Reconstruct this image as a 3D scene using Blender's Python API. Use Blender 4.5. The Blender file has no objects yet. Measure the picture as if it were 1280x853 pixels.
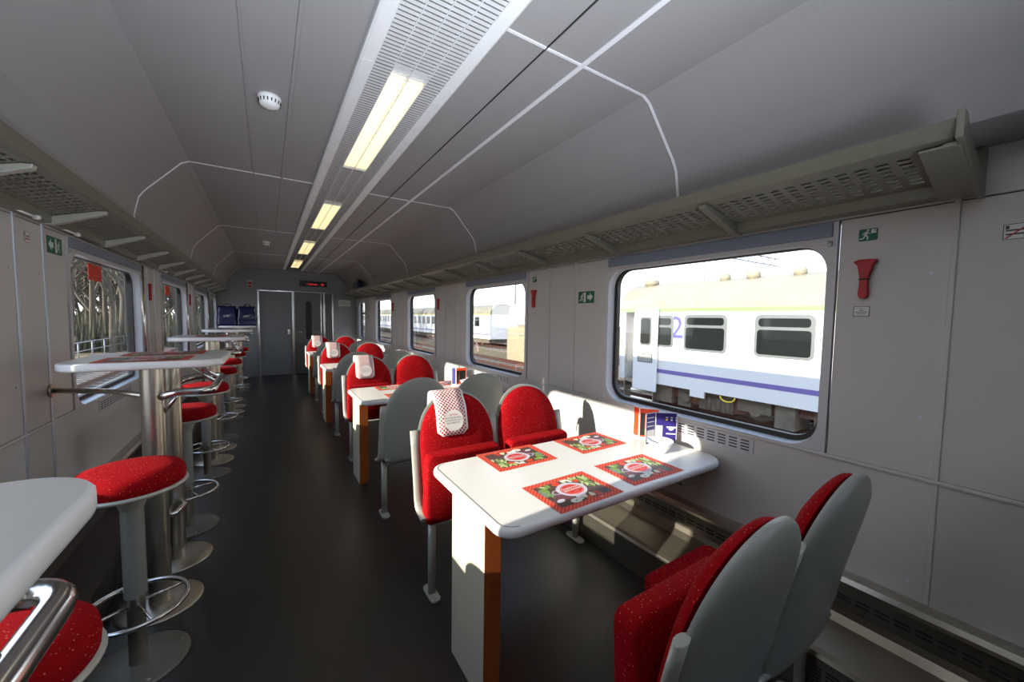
import bpy, bmesh, math, random
from mathutils import Vector, Matrix
random.seed(7)
PI = math.pi
scene = bpy.context.scene
COL = scene.collection

# ---------------------------------------------------------------- camera, sky, sun, exposure
F_PX, H_CAM = 480.0, 1.457
yaw, pit, rol = math.radians(32.6), math.radians(3.4), math.radians(0.85)
fw = Vector((math.sin(yaw)*math.cos(pit), math.cos(yaw)*math.cos(pit), -math.sin(pit)))
r0 = Vector((math.cos(yaw), -math.sin(yaw), 0)); u0 = r0.cross(fw)
rt = math.cos(rol)*r0 + math.sin(rol)*u0; up = -math.sin(rol)*r0 + math.cos(rol)*u0
cd = bpy.data.cameras.new('camera'); cam = bpy.data.objects.new('camera', cd); COL.objects.link(cam)
cd.sensor_width = 36; cd.lens = F_PX/1280*36; cd.clip_start = 0.02; cd.clip_end = 500
cam.matrix_world = Matrix(((rt.x, up.x, -fw.x, 0), (rt.y, up.y, -fw.y, 0), (rt.z, up.z, -fw.z, H_CAM), (0, 0, 0, 1)))
scene.camera = cam

SKY_STRENGTH = 2.7
SUN_STRENGTH = 11.0
SUN_DIR = Vector((1.0, 0.08, -0.31))
scene.view_settings.view_transform = 'Standard'; scene.view_settings.look = 'None'
scene.view_settings.exposure = 0.0; scene.view_settings.gamma = 1.0
scene.view_settings.use_curve_mapping = False

w = bpy.data.worlds.new('sky'); scene.world = w; w.use_nodes = True
nt = w.node_tree; bg = nt.nodes['Background']
tc = nt.nodes.new('ShaderNodeTexCoord'); sx = nt.nodes.new('ShaderNodeSeparateXYZ')
rp = nt.nodes.new('ShaderNodeValToRGB')
nt.links.new(tc.outputs['Generated'], sx.inputs[0]); nt.links.new(sx.outputs['Z'], rp.inputs[0])
rp.color_ramp.elements[0].position = 0.0; rp.color_ramp.elements[0].color = (0.93, 0.95, 1.0, 1)
rp.color_ramp.elements[1].position = 0.7; rp.color_ramp.elements[1].color = (0.5, 0.68, 1.0, 1)
nt.links.new(rp.outputs[0], bg.inputs[0]); bg.inputs[1].default_value = SKY_STRENGTH

sd = bpy.data.lights.new('sun', 'SUN'); sun = bpy.data.objects.new('sun', sd); COL.objects.link(sun)
sd.energy = SUN_STRENGTH; sd.angle = math.radians(0.6); sd.color = (1.0, 0.93, 0.80)
sun.rotation_euler = SUN_DIR.to_track_quat('-Z', 'Y').to_euler()

# added fill lamp behind the camera, no real fitting, brightens the near ceiling
ad = bpy.data.lights.new('ceiling_fill', 'AREA'); al = bpy.data.objects.new('ceiling_fill', ad); COL.objects.link(al)
ad.shape = 'RECTANGLE'; ad.size = 1.3; ad.size_y = 0.8; ad.energy = 34; ad.spread = math.radians(88); ad.color = (0.82, 0.90, 1.0)
al.location = (0.30, -0.75, 1.25); al.rotation_euler = Vector((0.0, 0.74, 0.68)).to_track_quat('-Z', 'Y').to_euler()

# ---------------------------------------------------------------- materials
def mat(name, col, rough=0.5, metal=0.0, noise=0.0, nscale=8.0, bump=0.0, bscale=200.0, emit=None, es=1.0, spec=0.5, coat=0.0):
    m = bpy.data.materials.new(name); m.use_nodes = True
    t = m.node_tree; b = t.nodes['Principled BSDF']
    b.inputs['Base Color'].default_value = (*col, 1)
    b.inputs['Roughness'].default_value = rough; b.inputs['Metallic'].default_value = metal
    b.inputs['Specular IOR Level'].default_value = spec
    if coat: b.inputs['Coat Weight'].default_value = coat
    co = t.nodes.new('ShaderNodeTexCoord')
    n = t.nodes.new('ShaderNodeTexNoise'); n.inputs['Scale'].default_value = nscale; n.inputs['Detail'].default_value = 5
    t.links.new(co.outputs['Object'], n.inputs['Vector'])
    mx = t.nodes.new('ShaderNodeMix'); mx.data_type = 'RGBA'
    k = max(noise, 0.02)
    mx.inputs[6].default_value = (*[c*(1-k) for c in col], 1); mx.inputs[7].default_value = (*[min(1, c*(1+k)) for c in col], 1)
    t.links.new(n.outputs['Fac'], mx.inputs[0]); t.links.new(mx.outputs[2], b.inputs['Base Color'])
    if bump:
        n2 = t.nodes.new('ShaderNodeTexNoise'); n2.inputs['Scale'].default_value = bscale; n2.inputs['Detail'].default_value = 3
        t.links.new(co.outputs['Object'], n2.inputs['Vector'])
        bp = t.nodes.new('ShaderNodeBump'); bp.inputs['Strength'].default_value = bump; bp.inputs['Distance'].default_value = 0.002
        t.links.new(n2.outputs['Fac'], bp.inputs['Height']); t.links.new(bp.outputs[0], b.inputs['Normal'])
    if emit:
        b.inputs['Emission Color'].default_value = (*emit, 1); b.inputs['Emission Strength'].default_value = es
    return m

def fabric_red():
    m = mat('red_seat_fabric', (0.28, 0.003, 0.006), 0.9, noise=0.12, nscale=40, bump=0.2, bscale=600, spec=0.08)
    t = m.node_tree; b = t.nodes['Principled BSDF']
    co = [n for n in t.nodes if n.type == 'TEX_COORD'][0]
    v = t.nodes.new('ShaderNodeTexVoronoi'); v.inputs['Scale'].default_value = 95; v.inputs['Randomness'].default_value = 0.95
    t.links.new(co.outputs['Object'], v.inputs['Vector'])
    lt = t.nodes.new('ShaderNodeMath'); lt.operation = 'LESS_THAN'; lt.inputs[1].default_value = 0.14
    t.links.new(v.outputs['Distance'], lt.inputs[0])
    src = b.inputs['Base Color'].links[0].from_socket
    mx = t.nodes.new('ShaderNodeMix'); mx.data_type = 'RGBA'; t.links.new(lt.outputs[0], mx.inputs[0])
    t.links.new(src, mx.inputs[6]); mx.inputs[7].default_value = (0.62, 0.16, 0.09, 1)
    t.links.new(mx.outputs[2], b.inputs['Base Color'])
    return m

def dots(name, base, dot, scale, th):
    m = mat(name, base, 0.7, noise=0.05); t = m.node_tree; b = t.nodes['Principled BSDF']
    co = [n for n in t.nodes if n.type == 'TEX_COORD'][0]
    v = t.nodes.new('ShaderNodeTexVoronoi'); v.inputs['Scale'].default_value = scale; v.inputs['Randomness'].default_value = 0.0
    mp = t.nodes.new('ShaderNodeMapping'); mp.inputs['Rotation'].default_value = (0.0, 0.0, 0.785)
    t.links.new(co.outputs['UV'], mp.inputs[0]); t.links.new(mp.outputs[0], v.inputs['Vector'])
    v.voronoi_dimensions = '2D'
    lt = t.nodes.new('ShaderNodeMath'); lt.operation = 'LESS_THAN'; lt.inputs[1].default_value = th
    t.links.new(v.outputs['Distance'], lt.inputs[0])
    mx = t.nodes.new('ShaderNodeMix'); mx.data_type = 'RGBA'; t.links.new(lt.outputs[0], mx.inputs[0])
    mx.inputs[6].default_value = (*base, 1); mx.inputs[7].default_value = (*dot, 1)
    t.links.new(mx.outputs[2], b.inputs['Base Color'])
    return m

def glass_mat(name, tint, refl, dirt=0.0):
    m = bpy.data.materials.new(name); m.use_nodes = True; t = m.node_tree; t.nodes.clear()
    o = t.nodes.new('ShaderNodeOutputMaterial'); tr = t.nodes.new('ShaderNodeBsdfTransparent'); gl = t.nodes.new('ShaderNodeBsdfGlossy')
    tr.inputs[0].default_value = (*tint, 1); gl.inputs['Roughness'].default_value = 0.02
    fr = t.nodes.new('ShaderNodeFresnel'); fr.inputs[0].default_value = 1.5
    ml = t.nodes.new('ShaderNodeMath'); ml.operation = 'MULTIPLY'; ml.inputs[1].default_value = refl
    t.links.new(fr.outputs[0], ml.inputs[0])
    mx = t.nodes.new('ShaderNodeMixShader'); t.links.new(ml.outputs[0], mx.inputs[0])
    t.links.new(tr.outputs[0], mx.inputs[1]); t.links.new(gl.outputs[0], mx.inputs[2]); t.links.new(mx.outputs[0], o.inputs[0])
    return m

M = {}
M['wall'] = mat('warm_grey_laminate', (0.56, 0.54, 0.525), 0.45, noise=0.03, nscale=3, bump=0.08, bscale=500)
M['wall_end'] = mat('blue_grey_laminate', (0.29, 0.295, 0.315), 0.45, noise=0.04, nscale=3)
M['ceil'] = mat('matt_grey_ceiling_panel', (0.325, 0.315, 0.315), 0.6, noise=0.03, nscale=2, spec=0.3)
M['seam'] = mat('pale_seam_strip', (0.80, 0.80, 0.84), 0.4)
M['alu'] = mat('pale_aluminium_strip', (0.62, 0.66, 0.75), 0.35, 0.5)
M['dark'] = mat('dark_joint', (0.03, 0.03, 0.03), 0.7)
M['floor'] = mat('dark_speckled_vinyl', (0.024, 0.0235, 0.022), 0.34, noise=0.3, nscale=60, bump=0.25, bscale=300)
M['steel'] = mat('brushed_stainless_steel', (0.52, 0.49, 0.43), 0.32, 0.95, noise=0.08, nscale=20)
M['chrome'] = mat('polished_steel_tube', (0.72, 0.72, 0.72), 0.16, 1.0)
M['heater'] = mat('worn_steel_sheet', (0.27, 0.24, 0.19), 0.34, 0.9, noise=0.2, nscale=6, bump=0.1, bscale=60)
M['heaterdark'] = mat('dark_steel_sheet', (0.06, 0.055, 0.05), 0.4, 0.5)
M['frame'] = mat('pale_window_surround', (0.56, 0.55, 0.57), 0.35, noise=0.02)
M['reveal'] = mat('pale_blue_grey_reveal', (0.60, 0.63, 0.70), 0.35)
M['gasket'] = mat('black_rubber_gasket', (0.008, 0.008, 0.008), 0.5)
M['blind'] = mat('blue_grey_blind_box', (0.20, 0.23, 0.31), 0.5)
M['glass'] = glass_mat('window_glass', (0.93, 0.95, 0.94), 0.3)
M['rack'] = mat('olive_grey_painted_metal', (0.20, 0.195, 0.155), 0.4, 0.3, noise=0.05)
M['white'] = mat('white_plastic', (0.80, 0.80, 0.80), 0.4)
M['top'] = mat('white_laminate_top', (0.80, 0.79, 0.76), 0.30, coat=0.2)
M['topedge'] = mat('white_rounded_edge', (0.82, 0.82, 0.83), 0.35)
M['cream'] = mat('cream_laminate', (0.62, 0.57, 0.43), 0.4, noise=0.03)
M['orange'] = mat('orange_brown_wood_edge', (0.40, 0.10, 0.02), 0.4, noise=0.25, nscale=25)
M['red'] = fabric_red()
M['shell'] = mat('grey_moulded_shell', (0.33, 0.335, 0.31), 0.42, noise=0.04)
M['seatframe'] = mat('pale_grey_painted_frame', (0.46, 0.46, 0.41), 0.35, 0.2)
M['stoolpost'] = mat('grey_painted_post', (0.34, 0.35, 0.32), 0.4, 0.3)
M['plate'] = mat('dark_grey_floor_plate', (0.17, 0.17, 0.155), 0.42, 0.3)
M['matred'] = dots('red_placemat_border', (0.62, 0.035, 0.02), (0.80, 0.25, 0.12), 75, 0.25)
M['towel'] = dots('red_dotted_cover_cloth', (0.80, 0.74, 0.72), (0.34, 0.012, 0.025), 66, 0.37)
M['towelwhite'] = mat('white_cover_cloth', (0.86, 0.84, 0.80), 0.7)
M['photo_dark'] = mat('print_dark_soil', (0.10, 0.06, 0.05), 0.5, noise=0.6, nscale=60)
M['p_white'] = mat('print_white', (0.80, 0.78, 0.76), 0.5)
M['p_lilac'] = mat('print_pale_plate', (0.62, 0.58, 0.66), 0.5)
M['p_red'] = mat('print_red', (0.66, 0.03, 0.02), 0.5)
M['p_tom'] = mat('print_tomato', (0.70, 0.07, 0.03), 0.5)
M['p_green'] = mat('print_leaf_green', (0.20, 0.33, 0.07), 0.5, noise=0.5, nscale=90)
M['p_lgreen'] = mat('print_pale_green', (0.52, 0.62, 0.28), 0.5, noise=0.3, nscale=90)
M['p_teal'] = mat('print_grey_green', (0.20, 0.28, 0.22), 0.5, noise=0.4, nscale=90)
M['p_cream'] = mat('print_cream', (0.78, 0.74, 0.52), 0.5)
M['p_purple'] = mat('print_aubergine', (0.16, 0.06, 0.08), 0.5)
M['ink'] = mat('dark_ink', (0.05, 0.05, 0.06), 0.6)
M['blue'] = mat('violet_blue_card', (0.032, 0.022, 0.17), 0.35, coat=0.3)
M['menured'] = mat('orange_red_card', (0.75, 0.06, 0.015), 0.4)
M['yellow'] = mat('yellow_print', (0.75, 0.55, 0.05), 0.5)
M['china'] = mat('white_china', (0.85, 0.85, 0.83), 0.12, coat=0.5)
M['green'] = mat('safety_green', (0.0, 0.11, 0.055), 0.45)
M['signwhite'] = mat('sign_white', (0.66, 0.68, 0.66), 0.5)
M['sigred'] = mat('signal_red_plastic', (0.42, 0.005, 0.008), 0.4)
M['bagblue'] = mat('navy_plastic_bag', (0.008, 0.009, 0.065), 0.22, noise=0.3, nscale=12, coat=0.4)
M['black'] = mat('black_plastic', (0.008, 0.008, 0.009), 0.35)
M['led'] = mat('red_led_dots', (0.3, 0, 0), 0.5, emit=(1.0, 0.02, 0.03), es=1.2)
M['tube'] = mat('warm_fluorescent_tube', (0.9, 0.8, 0.5), 0.5, emit=(1.0, 0.80, 0.40), es=1.5)
M['louvre'] = mat('white_louvre', (0.84, 0.85, 0.86), 0.4)
M['door'] = mat('grey_door_leaf', (0.23, 0.24, 0.265), 0.4, noise=0.03)
M['doordark'] = mat('dark_steel_door_leaf', (0.13, 0.13, 0.135), 0.35, 0.3)
M['coach'] = mat('white_coach_paint', (0.80, 0.80, 0.80), 0.3, noise=0.03)
M['coachroof'] = mat('cream_coach_roof', (0.27, 0.245, 0.18), 0.6, noise=0.12, nscale=1.2)
M['coachgreen'] = mat('light_green_stripe', (0.20, 0.50, 0.12), 0.4)
M['coachpurple'] = mat('violet_stripe', (0.20, 0.15, 0.42), 0.4)
M['coachnumber'] = mat('violet_blue_number', (0.09, 0.08, 0.30), 0.5)
M['coachglass'] = mat('dark_coach_glass', (0.012, 0.014, 0.014), 0.08)
M['coachframe'] = mat('grey_coach_window_frame', (0.16, 0.17, 0.17), 0.4, 0.3)
M['rust'] = mat('rusty_underframe', (0.14, 0.06, 0.04), 0.8, noise=0.5, nscale=6)
M['under'] = mat('dusty_underframe', (0.15, 0.125, 0.095), 0.8, noise=0.5, nscale=6)
M['yellowstripe'] = mat('pale_yellow_stripe', (0.62, 0.52, 0.12), 0.4)
M['hut'] = mat('cream_render', (0.34, 0.30, 0.19), 0.85, noise=0.06, nscale=3)
M['ground'] = mat('dry_grass_and_ballast', (0.17, 0.12, 0.058), 0.95, noise=0.45, nscale=1.3, bump=1.0, bscale=8)
M['ballast'] = mat('grey_brown_ballast', (0.17, 0.13, 0.095), 0.95, noise=0.5, nscale=14, bump=1.0, bscale=25)
M['rail'] = mat('rusty_rail', (0.09, 0.045, 0.03), 0.55, 0.4, noise=0.3)
M['sleeper'] = mat('concrete_sleeper', (0.22, 0.19, 0.16), 0.9, noise=0.2)
M['concrete'] = mat('pale_concrete', (0.34, 0.33, 0.30), 0.9, noise=0.15)
M['bark'] = mat('grey_brown_bark', (0.10, 0.085, 0.065), 0.95, noise=0.3)
M['wire'] = mat('galvanised_steel_mast', (0.30, 0.31, 0.33), 0.6, 0.4)
M['leafy'] = mat('olive_undergrowth', (0.085, 0.08, 0.05), 0.95, noise=0.5, nscale=4)

# ---------------------------------------------------------------- mesh helpers
class MB:
    def __init__(s, mats): s.bm = bmesh.new(); s.mats = mats if isinstance(mats, list) else [mats]; s.xf = None
    def v(s, p):
        p = Vector(p)
        return s.bm.verts.new(s.xf @ p if s.xf else p)
    def face(s, vs, mi=0, sm=False):
        try: f = s.bm.faces.new(vs)
        except ValueError: return None
        f.material_index = mi; f.smooth = sm; return f
    def poly(s, pts, mi=0, sm=False): return s.face([s.v(p) for p in pts], mi, sm)
    def box(s, x0, x1, y0, y1, z0, z1, mi=0):
        c = [s.v((x, y, z)) for x in (x0, x1) for y in (y0, y1) for z in (z0, z1)]
        for q in ((0,1,3,2),(4,6,7,5),(0,4,5,1),(2,3,7,6),(0,2,6,4),(1,5,7,3)): s.face([c[i] for i in q], mi)
    def prism(s, pts, axis, a, b, mi=0, sm=False, cap=None):
        def mk(p, t):
            return {'x': (t, p[0], p[1]), 'y': (p[0], t, p[1]), 'z': (p[0], p[1], t)}[axis]
        A = [s.v(mk(p, a)) for p in pts]; B = [s.v(mk(p, b)) for p in pts]; n = len(pts)
        for i in range(n): s.face([A[i], A[(i+1) % n], B[(i+1) % n], B[i]], mi, sm)
        s.face(A[::-1], mi if cap is None else cap); s.face(B, mi if cap is None else cap)
    def tube(s, pts, r, seg=12, mi=0, closed=False, caps=True, flat=1.0):
        pts = [Vector(p) for p in pts]; n = len(pts); rings = []
        rr = r if isinstance(r, (list, tuple)) else [r]*n
        ref = None
        for i, p in enumerate(pts):
            a = pts[(i-1) % n] if (closed or i > 0) else p; b = pts[(i+1) % n] if (closed or i < n-1) else p
            t = (b-a).normalized()
            if ref is None:
                ref = Vector((0, 0, 1)) if abs(t.z) < 0.9 else Vector((1, 0, 0))
            nrm = (ref - t*ref.dot(t)).normalized(); bi = t.cross(nrm); ref = nrm
            rings.append([s.v(p + (nrm*math.cos(2*PI*k/seg) + bi*math.sin(2*PI*k/seg)*flat)*rr[i]) for k in range(seg)])
        m = n if closed else n-1
        for i in range(m):
            A, B = rings[i], rings[(i+1) % n]
            for k in range(seg): s.face([A[k], A[(k+1) % seg], B[(k+1) % seg], B[k]], mi, True)
        if caps and not closed: s.face(rings[0][::-1], mi); s.face(rings[-1], mi)
    def lathe(s, prof, c=(0, 0, 0), seg=32, mi=0, sm=True, mis=None):
        cx, cy, cz = c; rings = []
        for r, z in prof:
            rings.append([s.v((cx + r*math.cos(2*PI*k/seg), cy + r*math.sin(2*PI*k/seg), cz+z)) for k in range(seg)] if r > 1e-6 else [s.v((cx, cy, cz+z))])
        for i in range(len(rings)-1):
            A, B = rings[i], rings[i+1]; m = mis[i] if mis else mi
            for k in range(seg):
                k2 = (k+1) % seg
                if len(A) == 1 and len(B) == 1: break
                if len(A) == 1: s.face([A[0], B[k2], B[k]], m, sm)
                elif len(B) == 1: s.face([A[k], A[k2], B[0]], m, sm)
                else: s.face([A[k], A[k2], B[k2], B[k]], m, sm)
    def text(s, body, size, mtx, mi=0, depth=0.0, bold=False, align='CENTER'):
        cu = bpy.data.curves.new('t', 'FONT'); cu.body = body; cu.size = size; cu.align_x = align; cu.align_y = 'CENTER'
        cu.resolution_u = 2; cu.extrude = depth
        if bold: cu.offset = size*(0.02 if bold is True else bold)
        o = bpy.data.objects.new('t', cu); COL.objects.link(o)
        dg = bpy.context.evaluated_depsgraph_get(); me = bpy.data.meshes.new_from_object(o.evaluated_get(dg))
        vs = [s.v(mtx @ v.co) for v in me.vertices]
        for p in me.polygons: s.face([vs[i] for i in p.vertices], mi)
        bpy.data.objects.remove(o); bpy.data.curves.remove(cu); bpy.data.meshes.remove(me)
    def build(s, name, parent=None, bevel=0.0, fix=True, smooth=False, solid=0.0, subs=0, seg=2):
        if fix: bmesh.ops.recalc_face_normals(s.bm, faces=s.bm.faces)
        me = bpy.data.meshes.new(name); s.bm.to_mesh(me); s.bm.free()
        for m in s.mats: me.materials.append(m)
        if smooth:
            for p in me.polygons: p.use_smooth = True
        o = bpy.data.objects.new(name, me); COL.objects.link(o)
        if parent: o.parent = parent
        if solid: md = o.modifiers.new('solid', 'SOLIDIFY'); md.thickness = solid; md.offset = 0
        if bevel:
            md = o.modifiers.new('bevel', 'BEVEL'); md.width = bevel; md.segments = seg; md.limit_method = 'ANGLE'; md.angle_limit = 0.6
            md.harden_normals = False
        if subs: md = o.modifiers.new('sub', 'SUBSURF'); md.levels = subs; md.render_levels = subs
        return o

def thing(name, label, cat, loc=(0, 0, 0), rz=0.0, group=None):
    o = bpy.data.objects.new(name, None); o.empty_display_size = 0.1; COL.objects.link(o)
    o.location = loc; o.rotation_euler = (0, 0, rz); return tag(o, label, cat, group)
def tag(o, label, cat, group=None, kind=None):
    o['label'] = label; o['category'] = cat
    if group: o['group'] = group
    if kind: o['kind'] = kind
    return o
def struct(o, label=None, cat=None):
    o['kind'] = 'structure'
    if label: o['label'] = label
    if cat: o['category'] = cat
    return o
def kids(o): return KID.get(o.name, [c for c in bpy.data.objects if c.parent == o])
KID = {}
def dup(root, loc, label, rz=None, group=None):
    def cp(o, par):
        c = o.copy(); COL.objects.link(c); c.parent = par
        for ch in [x for x in bpy.data.objects if x.parent == o]: cp(ch, c)
        return c
    r = cp(root, None); r.location = loc; r['label'] = label
    if rz is not None: r.rotation_euler = (0, 0, rz)
    if group: r['group'] = group
    return r

def rrect(x0, x1, y0, y1, r, n=6):
    rs = r if isinstance(r, (list, tuple)) else [r]*4      # corner radii: (x0,y0),(x1,y0),(x1,y1),(x0,y1)
    out = []
    for (cx, cy, a0, rr) in ((x0+rs[0], y0+rs[0], PI, rs[0]), (x1-rs[1], y0+rs[1], 1.5*PI, rs[1]), (x1-rs[2], y1-rs[2], 0, rs[2]), (x0+rs[3], y1-rs[3], .5*PI, rs[3])):
        for k in range(n+1):
            a = a0 + .5*PI*k/n; out.append((cx+rr*math.cos(a), cy+rr*math.sin(a)))
    return out

R, L = 2.0, -0.93           # inner faces of the side walls
Y0, Y1 = -1.9, 10.75
PITCH = 2.24
CX = (R+L)/2
ZC = 2.5

# ================================================================= SETTING
m = MB(M['floor']); m.box(L-.1, R+.1, Y0-.1, Y1+.1, -.06, 0); struct(m.build('floor'))

RW = [(0.63+k*PITCH, 1.92+k*PITCH) for k in (-1, 0, 1, 2, 3)] + [(9.66, 10.42)]
LW = [(3.14+k*PITCH, 4.62+k*PITCH) for k in (-1, 0, 1, 2)] + [(9.86, 10.55)]
WZ0, WZ1 = 0.90, 1.88

def wall_side(side):
    s = 1 if side == 'right' else -1
    X = R if s > 0 else L
    wins = RW if s > 0 else LW
    def bx(m, d0, d1, *a): xs = sorted((X+s*d0, X+s*d1)); m.box(xs[0], xs[1], *a)
    m = MB([M['wall'], M['dark']])
    # structural backing with the window openings left out
    bx(m, .014, .10, Y0, Y1, -.02, WZ0, 1); bx(m, .014, .10, Y0, Y1, WZ1, 2.12, 1)
    seams_off = (1.61, 1.92) if s > 0 else (1.72, 1.98)
    edges = [Y0] + [e for wn in wins for e in wn] + [Y1]
    for i in range(0, len(edges), 2): bx(m, .014, .10, edges[i], edges[i+1], WZ0, WZ1, 1)
    # facing panels
    if s > 0: cuts = [0.0+k*PITCH for k in range(0, 5)] + [0.31+k*PITCH for k in range(0, 5)]
    else: cuts = [0.38+k*PITCH for k in range(0, 5)] + [0.64+k*PITCH for k in range(0, 5)]
    cuts = sorted(c for c in cuts if Y0 < c < Y1)
    def panels(z0, z1, spans):
        for a, b in spans:
            cc = [a] + [c for c in cuts if a+.03 < c < b-.03] + [b]
            for p, q in zip(cc, cc[1:]): bx(m, 0, .013, p+.003, q-.003, z0, z1, 0)
    panels(.43, WZ0-.004, [(Y0, Y1)])
    panels(WZ1+.002, 2.10, [(Y0, Y1)])
    panels(WZ0+.002, WZ1-.002, [(edges[i], edges[i+1]) for i in range(0, len(edges), 2)])
    o = m.build('wall_'+side, bevel=.003); struct(o)
    # cover strips along the vertical joints
    for c in cuts:
        inwin = any(a < c < b for a, b in wins)
        if inwin: continue
        m = MB(M['alu'] if s < 0 else M['wall'])
        wd = .011 if s < 0 else .008
        bx(m, -.006, .002, c-wd, c+wd, .895, 1.93); 
        bx(m, -.005, .002, c-wd, c+wd, .44, .888)
        m.build('joint_strip', o, bevel=.003)
        m = MB(M['alu'])
        for dz in (.50, 1.12, 1.64): 
            m.tube([(X-s*.000, c+.05*(1 if s > 0 else -1), dz), (X-s*.004, c+.05*(1 if s > 0 else -1), dz)], .006, 8)
        m.build('screw_head', o)
    m = MB(M['wall']); bx(m, -.010, .004, Y0, Y1, .888, .902); m.build('dado_strip', o, bevel=.004)
    # sill vents below the windows
    for a, b in wins[(1 if s > 0 else 0):-1]:
        m = MB([M['frame'], M['dark']])
        mid = (a+b)/2; 
        bx(m, -.004, .001, mid-.36, mid+.36, .805, .880, 0)
        for k in range(12):
            for j in range(4):
                y = mid-.34+k*.058; z = .818+j*.015
                bx(m, -.0052, -.002, y, y+.040, z, z+.006, 1)
        m.build('sill_vent', o)
    return o
wr = wall_side('right'); wl = wall_side('left')

# ---- windows
def window(n, side, a, b, blind=True, transom=False):
    s = 1 if side == 'right' else -1; X = R if s > 0 else L
    def P3(d, y, z): return (X+s*d, y, z)
    tz = WZ1-.088
    def ring(m, la, da, lb, db, mi=0):
        A = [m.v(P3(da, *p)) for p in la]; B = [m.v(P3(db, *p)) for p in lb]; k = len(A)
        for i in range(k): m.face([A[i], A[(i+1) % k], B[(i+1) % k], B[i]], mi)
    hole = rrect(a+.034, b-.030, WZ0+.006, tz, .12, 8)
    fun = rrect(a+.036, b-.046, WZ0+.014, tz-.001, .115, 8)
    gi = rrect(a+.050, b-.070, WZ0+.038, tz-.006, .10, 8)
    iy0, iy1, iz0, iz1 = a+.04, b-.07, WZ0+.04, tz
    m = MB([M['frame'], M['reveal']])
    # face plate: outer rectangle with a rounded opening
    n9 = 9
    H_ = [m.v(P3(-.007, *p)) for p in hole]
    oc = [m.v(P3(-.007, *p)) for p in ((a+.003, WZ0+.003), (b-.003, WZ0+.003), (b-.003, WZ1-.003), (a+.003, WZ1-.003))]
    for c in range(4):
        for k in range(n9-1): m.face([oc[c], H_[c*n9+k], H_[c*n9+k+1]], 0)
        m.face([oc[c], H_[c*n9+n9-1], H_[((c+1) % 4)*n9], oc[(c+1) % 4]], 0)
    ring(m, [(a+.003, WZ0+.003), (b-.003, WZ0+.003), (b-.003, WZ1-.003), (a+.003, WZ1-.003)], -.007, [(a+.003, WZ0+.003), (b-.003, WZ0+.003), (b-.003, WZ1-.003), (a+.003, WZ1-.003)], .02)
    ring(m, hole, -.007, fun, .045, 1)
    o = m.build('window_%d' % n, fix=False); struct(o)
    m = MB(M['gasket']); ring(m, fun, .045, fun, .038); ring(m, fun, .038, gi, .040); ring(m, gi, .040, gi, .070)
    m.build('gasket', o, fix=False)
    m = MB(M['glass']); m.poly([P3(.062, *p) for p in gi]); m.build('pane', o, fix=False)
    if transom:
        m = MB(M['gasket']); xs = sorted((X+s*.040, X+s*.066)); m.box(xs[0], xs[1], iy0+.012, iy1-.02, 1.50, 1.54); m.build('transom', o)
    elif blind:
        m = MB(M['blind']); xs = sorted((X-s*.018, X-s*.006)); m.box(xs[0], xs[1], a+.02, b-.03, 1.815, 1.872); m.build('blind_cassette', o, bevel=.003)
        m = MB(M['frame']); xs = sorted((X-s*.016, X-s*.006)); m.box(xs[0], xs[1], a+.02, b-.02, WZ1-.092, WZ1-.082)
        m.box(xs[0], xs[1], a+.02, a+.035, WZ1-.105, WZ1-.082); m.build('blind_pull_bar', o, bevel=.002)
    if s < 0 and b > 2.6:
        m = MB(M['chrome']); m.tube([(X+.014, b+.012, WZ0+.01), (X+.014, b+.012, WZ1-.01)], .012, 12); m.build('chrome_edge_trim', o)
    return o
for i, (a, b) in enumerate(RW): window(i+1, 'right', a, b, transom=(i == 5))
for i, (a, b) in enumerate(LW): window(i+7, 'left', a, b, transom=(i == 4))

# ---- heater covers / skirting
def heater(side):
    s = 1 if side == 'right' else -1; X = R if s > 0 else L
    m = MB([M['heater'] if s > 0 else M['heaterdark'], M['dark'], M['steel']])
    prof = [(.05, 0), (-.24, 0), (-.24, .17), (-.232, .185), (-.215, .195), (-.085, .25), (-.058, .275), (-.05, .30), (-.05, .405), (.05, .405)]
    m.prism([(X+s*p[0], p[1]) for p in prof], 'y', Y0+.003, Y1-.003, 0)
    m.prism([(X+s*p[0], p[1]) for p in [(-.062, .400), (-.068, .418), (-.058, .436), (-.03, .440), (.0, .438), (.0, .402)]], 'y', Y0+.003, Y1-.003, 2)
    y = Y0+.05
    while y < Y1-.1:
        for z in (.335, .352):
            xs = sorted((X-s*.0515, X-s*.045)); m.box(xs[0], xs[1], y, y+.044, z, z+.008, 1)
        y += .056
    # plate joints and the louvred grille low on the face
    for k in range(-1, 6):
        yy = .18+k*PITCH*.5*2
        if Y0 < yy < Y1: xs = sorted((X-s*.2415, X-s*.23)); m.box(xs[0], xs[1], yy, yy+.004, .01, .17, 1)
        for q in range(7):
            g = .44+k*PITCH
            if Y0 < g < Y1-.3:
                for c in (0, 1):
                    xs = sorted((X-s*.2412, X-s*.23)); m.box(xs[0], xs[1], g+c*.085, g+.07+c*.085, .045+q*.014, .052+q*.014, 1)
    struct(m.build('baseboard_'+side, smooth=False))
heater('right'); heater('left')

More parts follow.
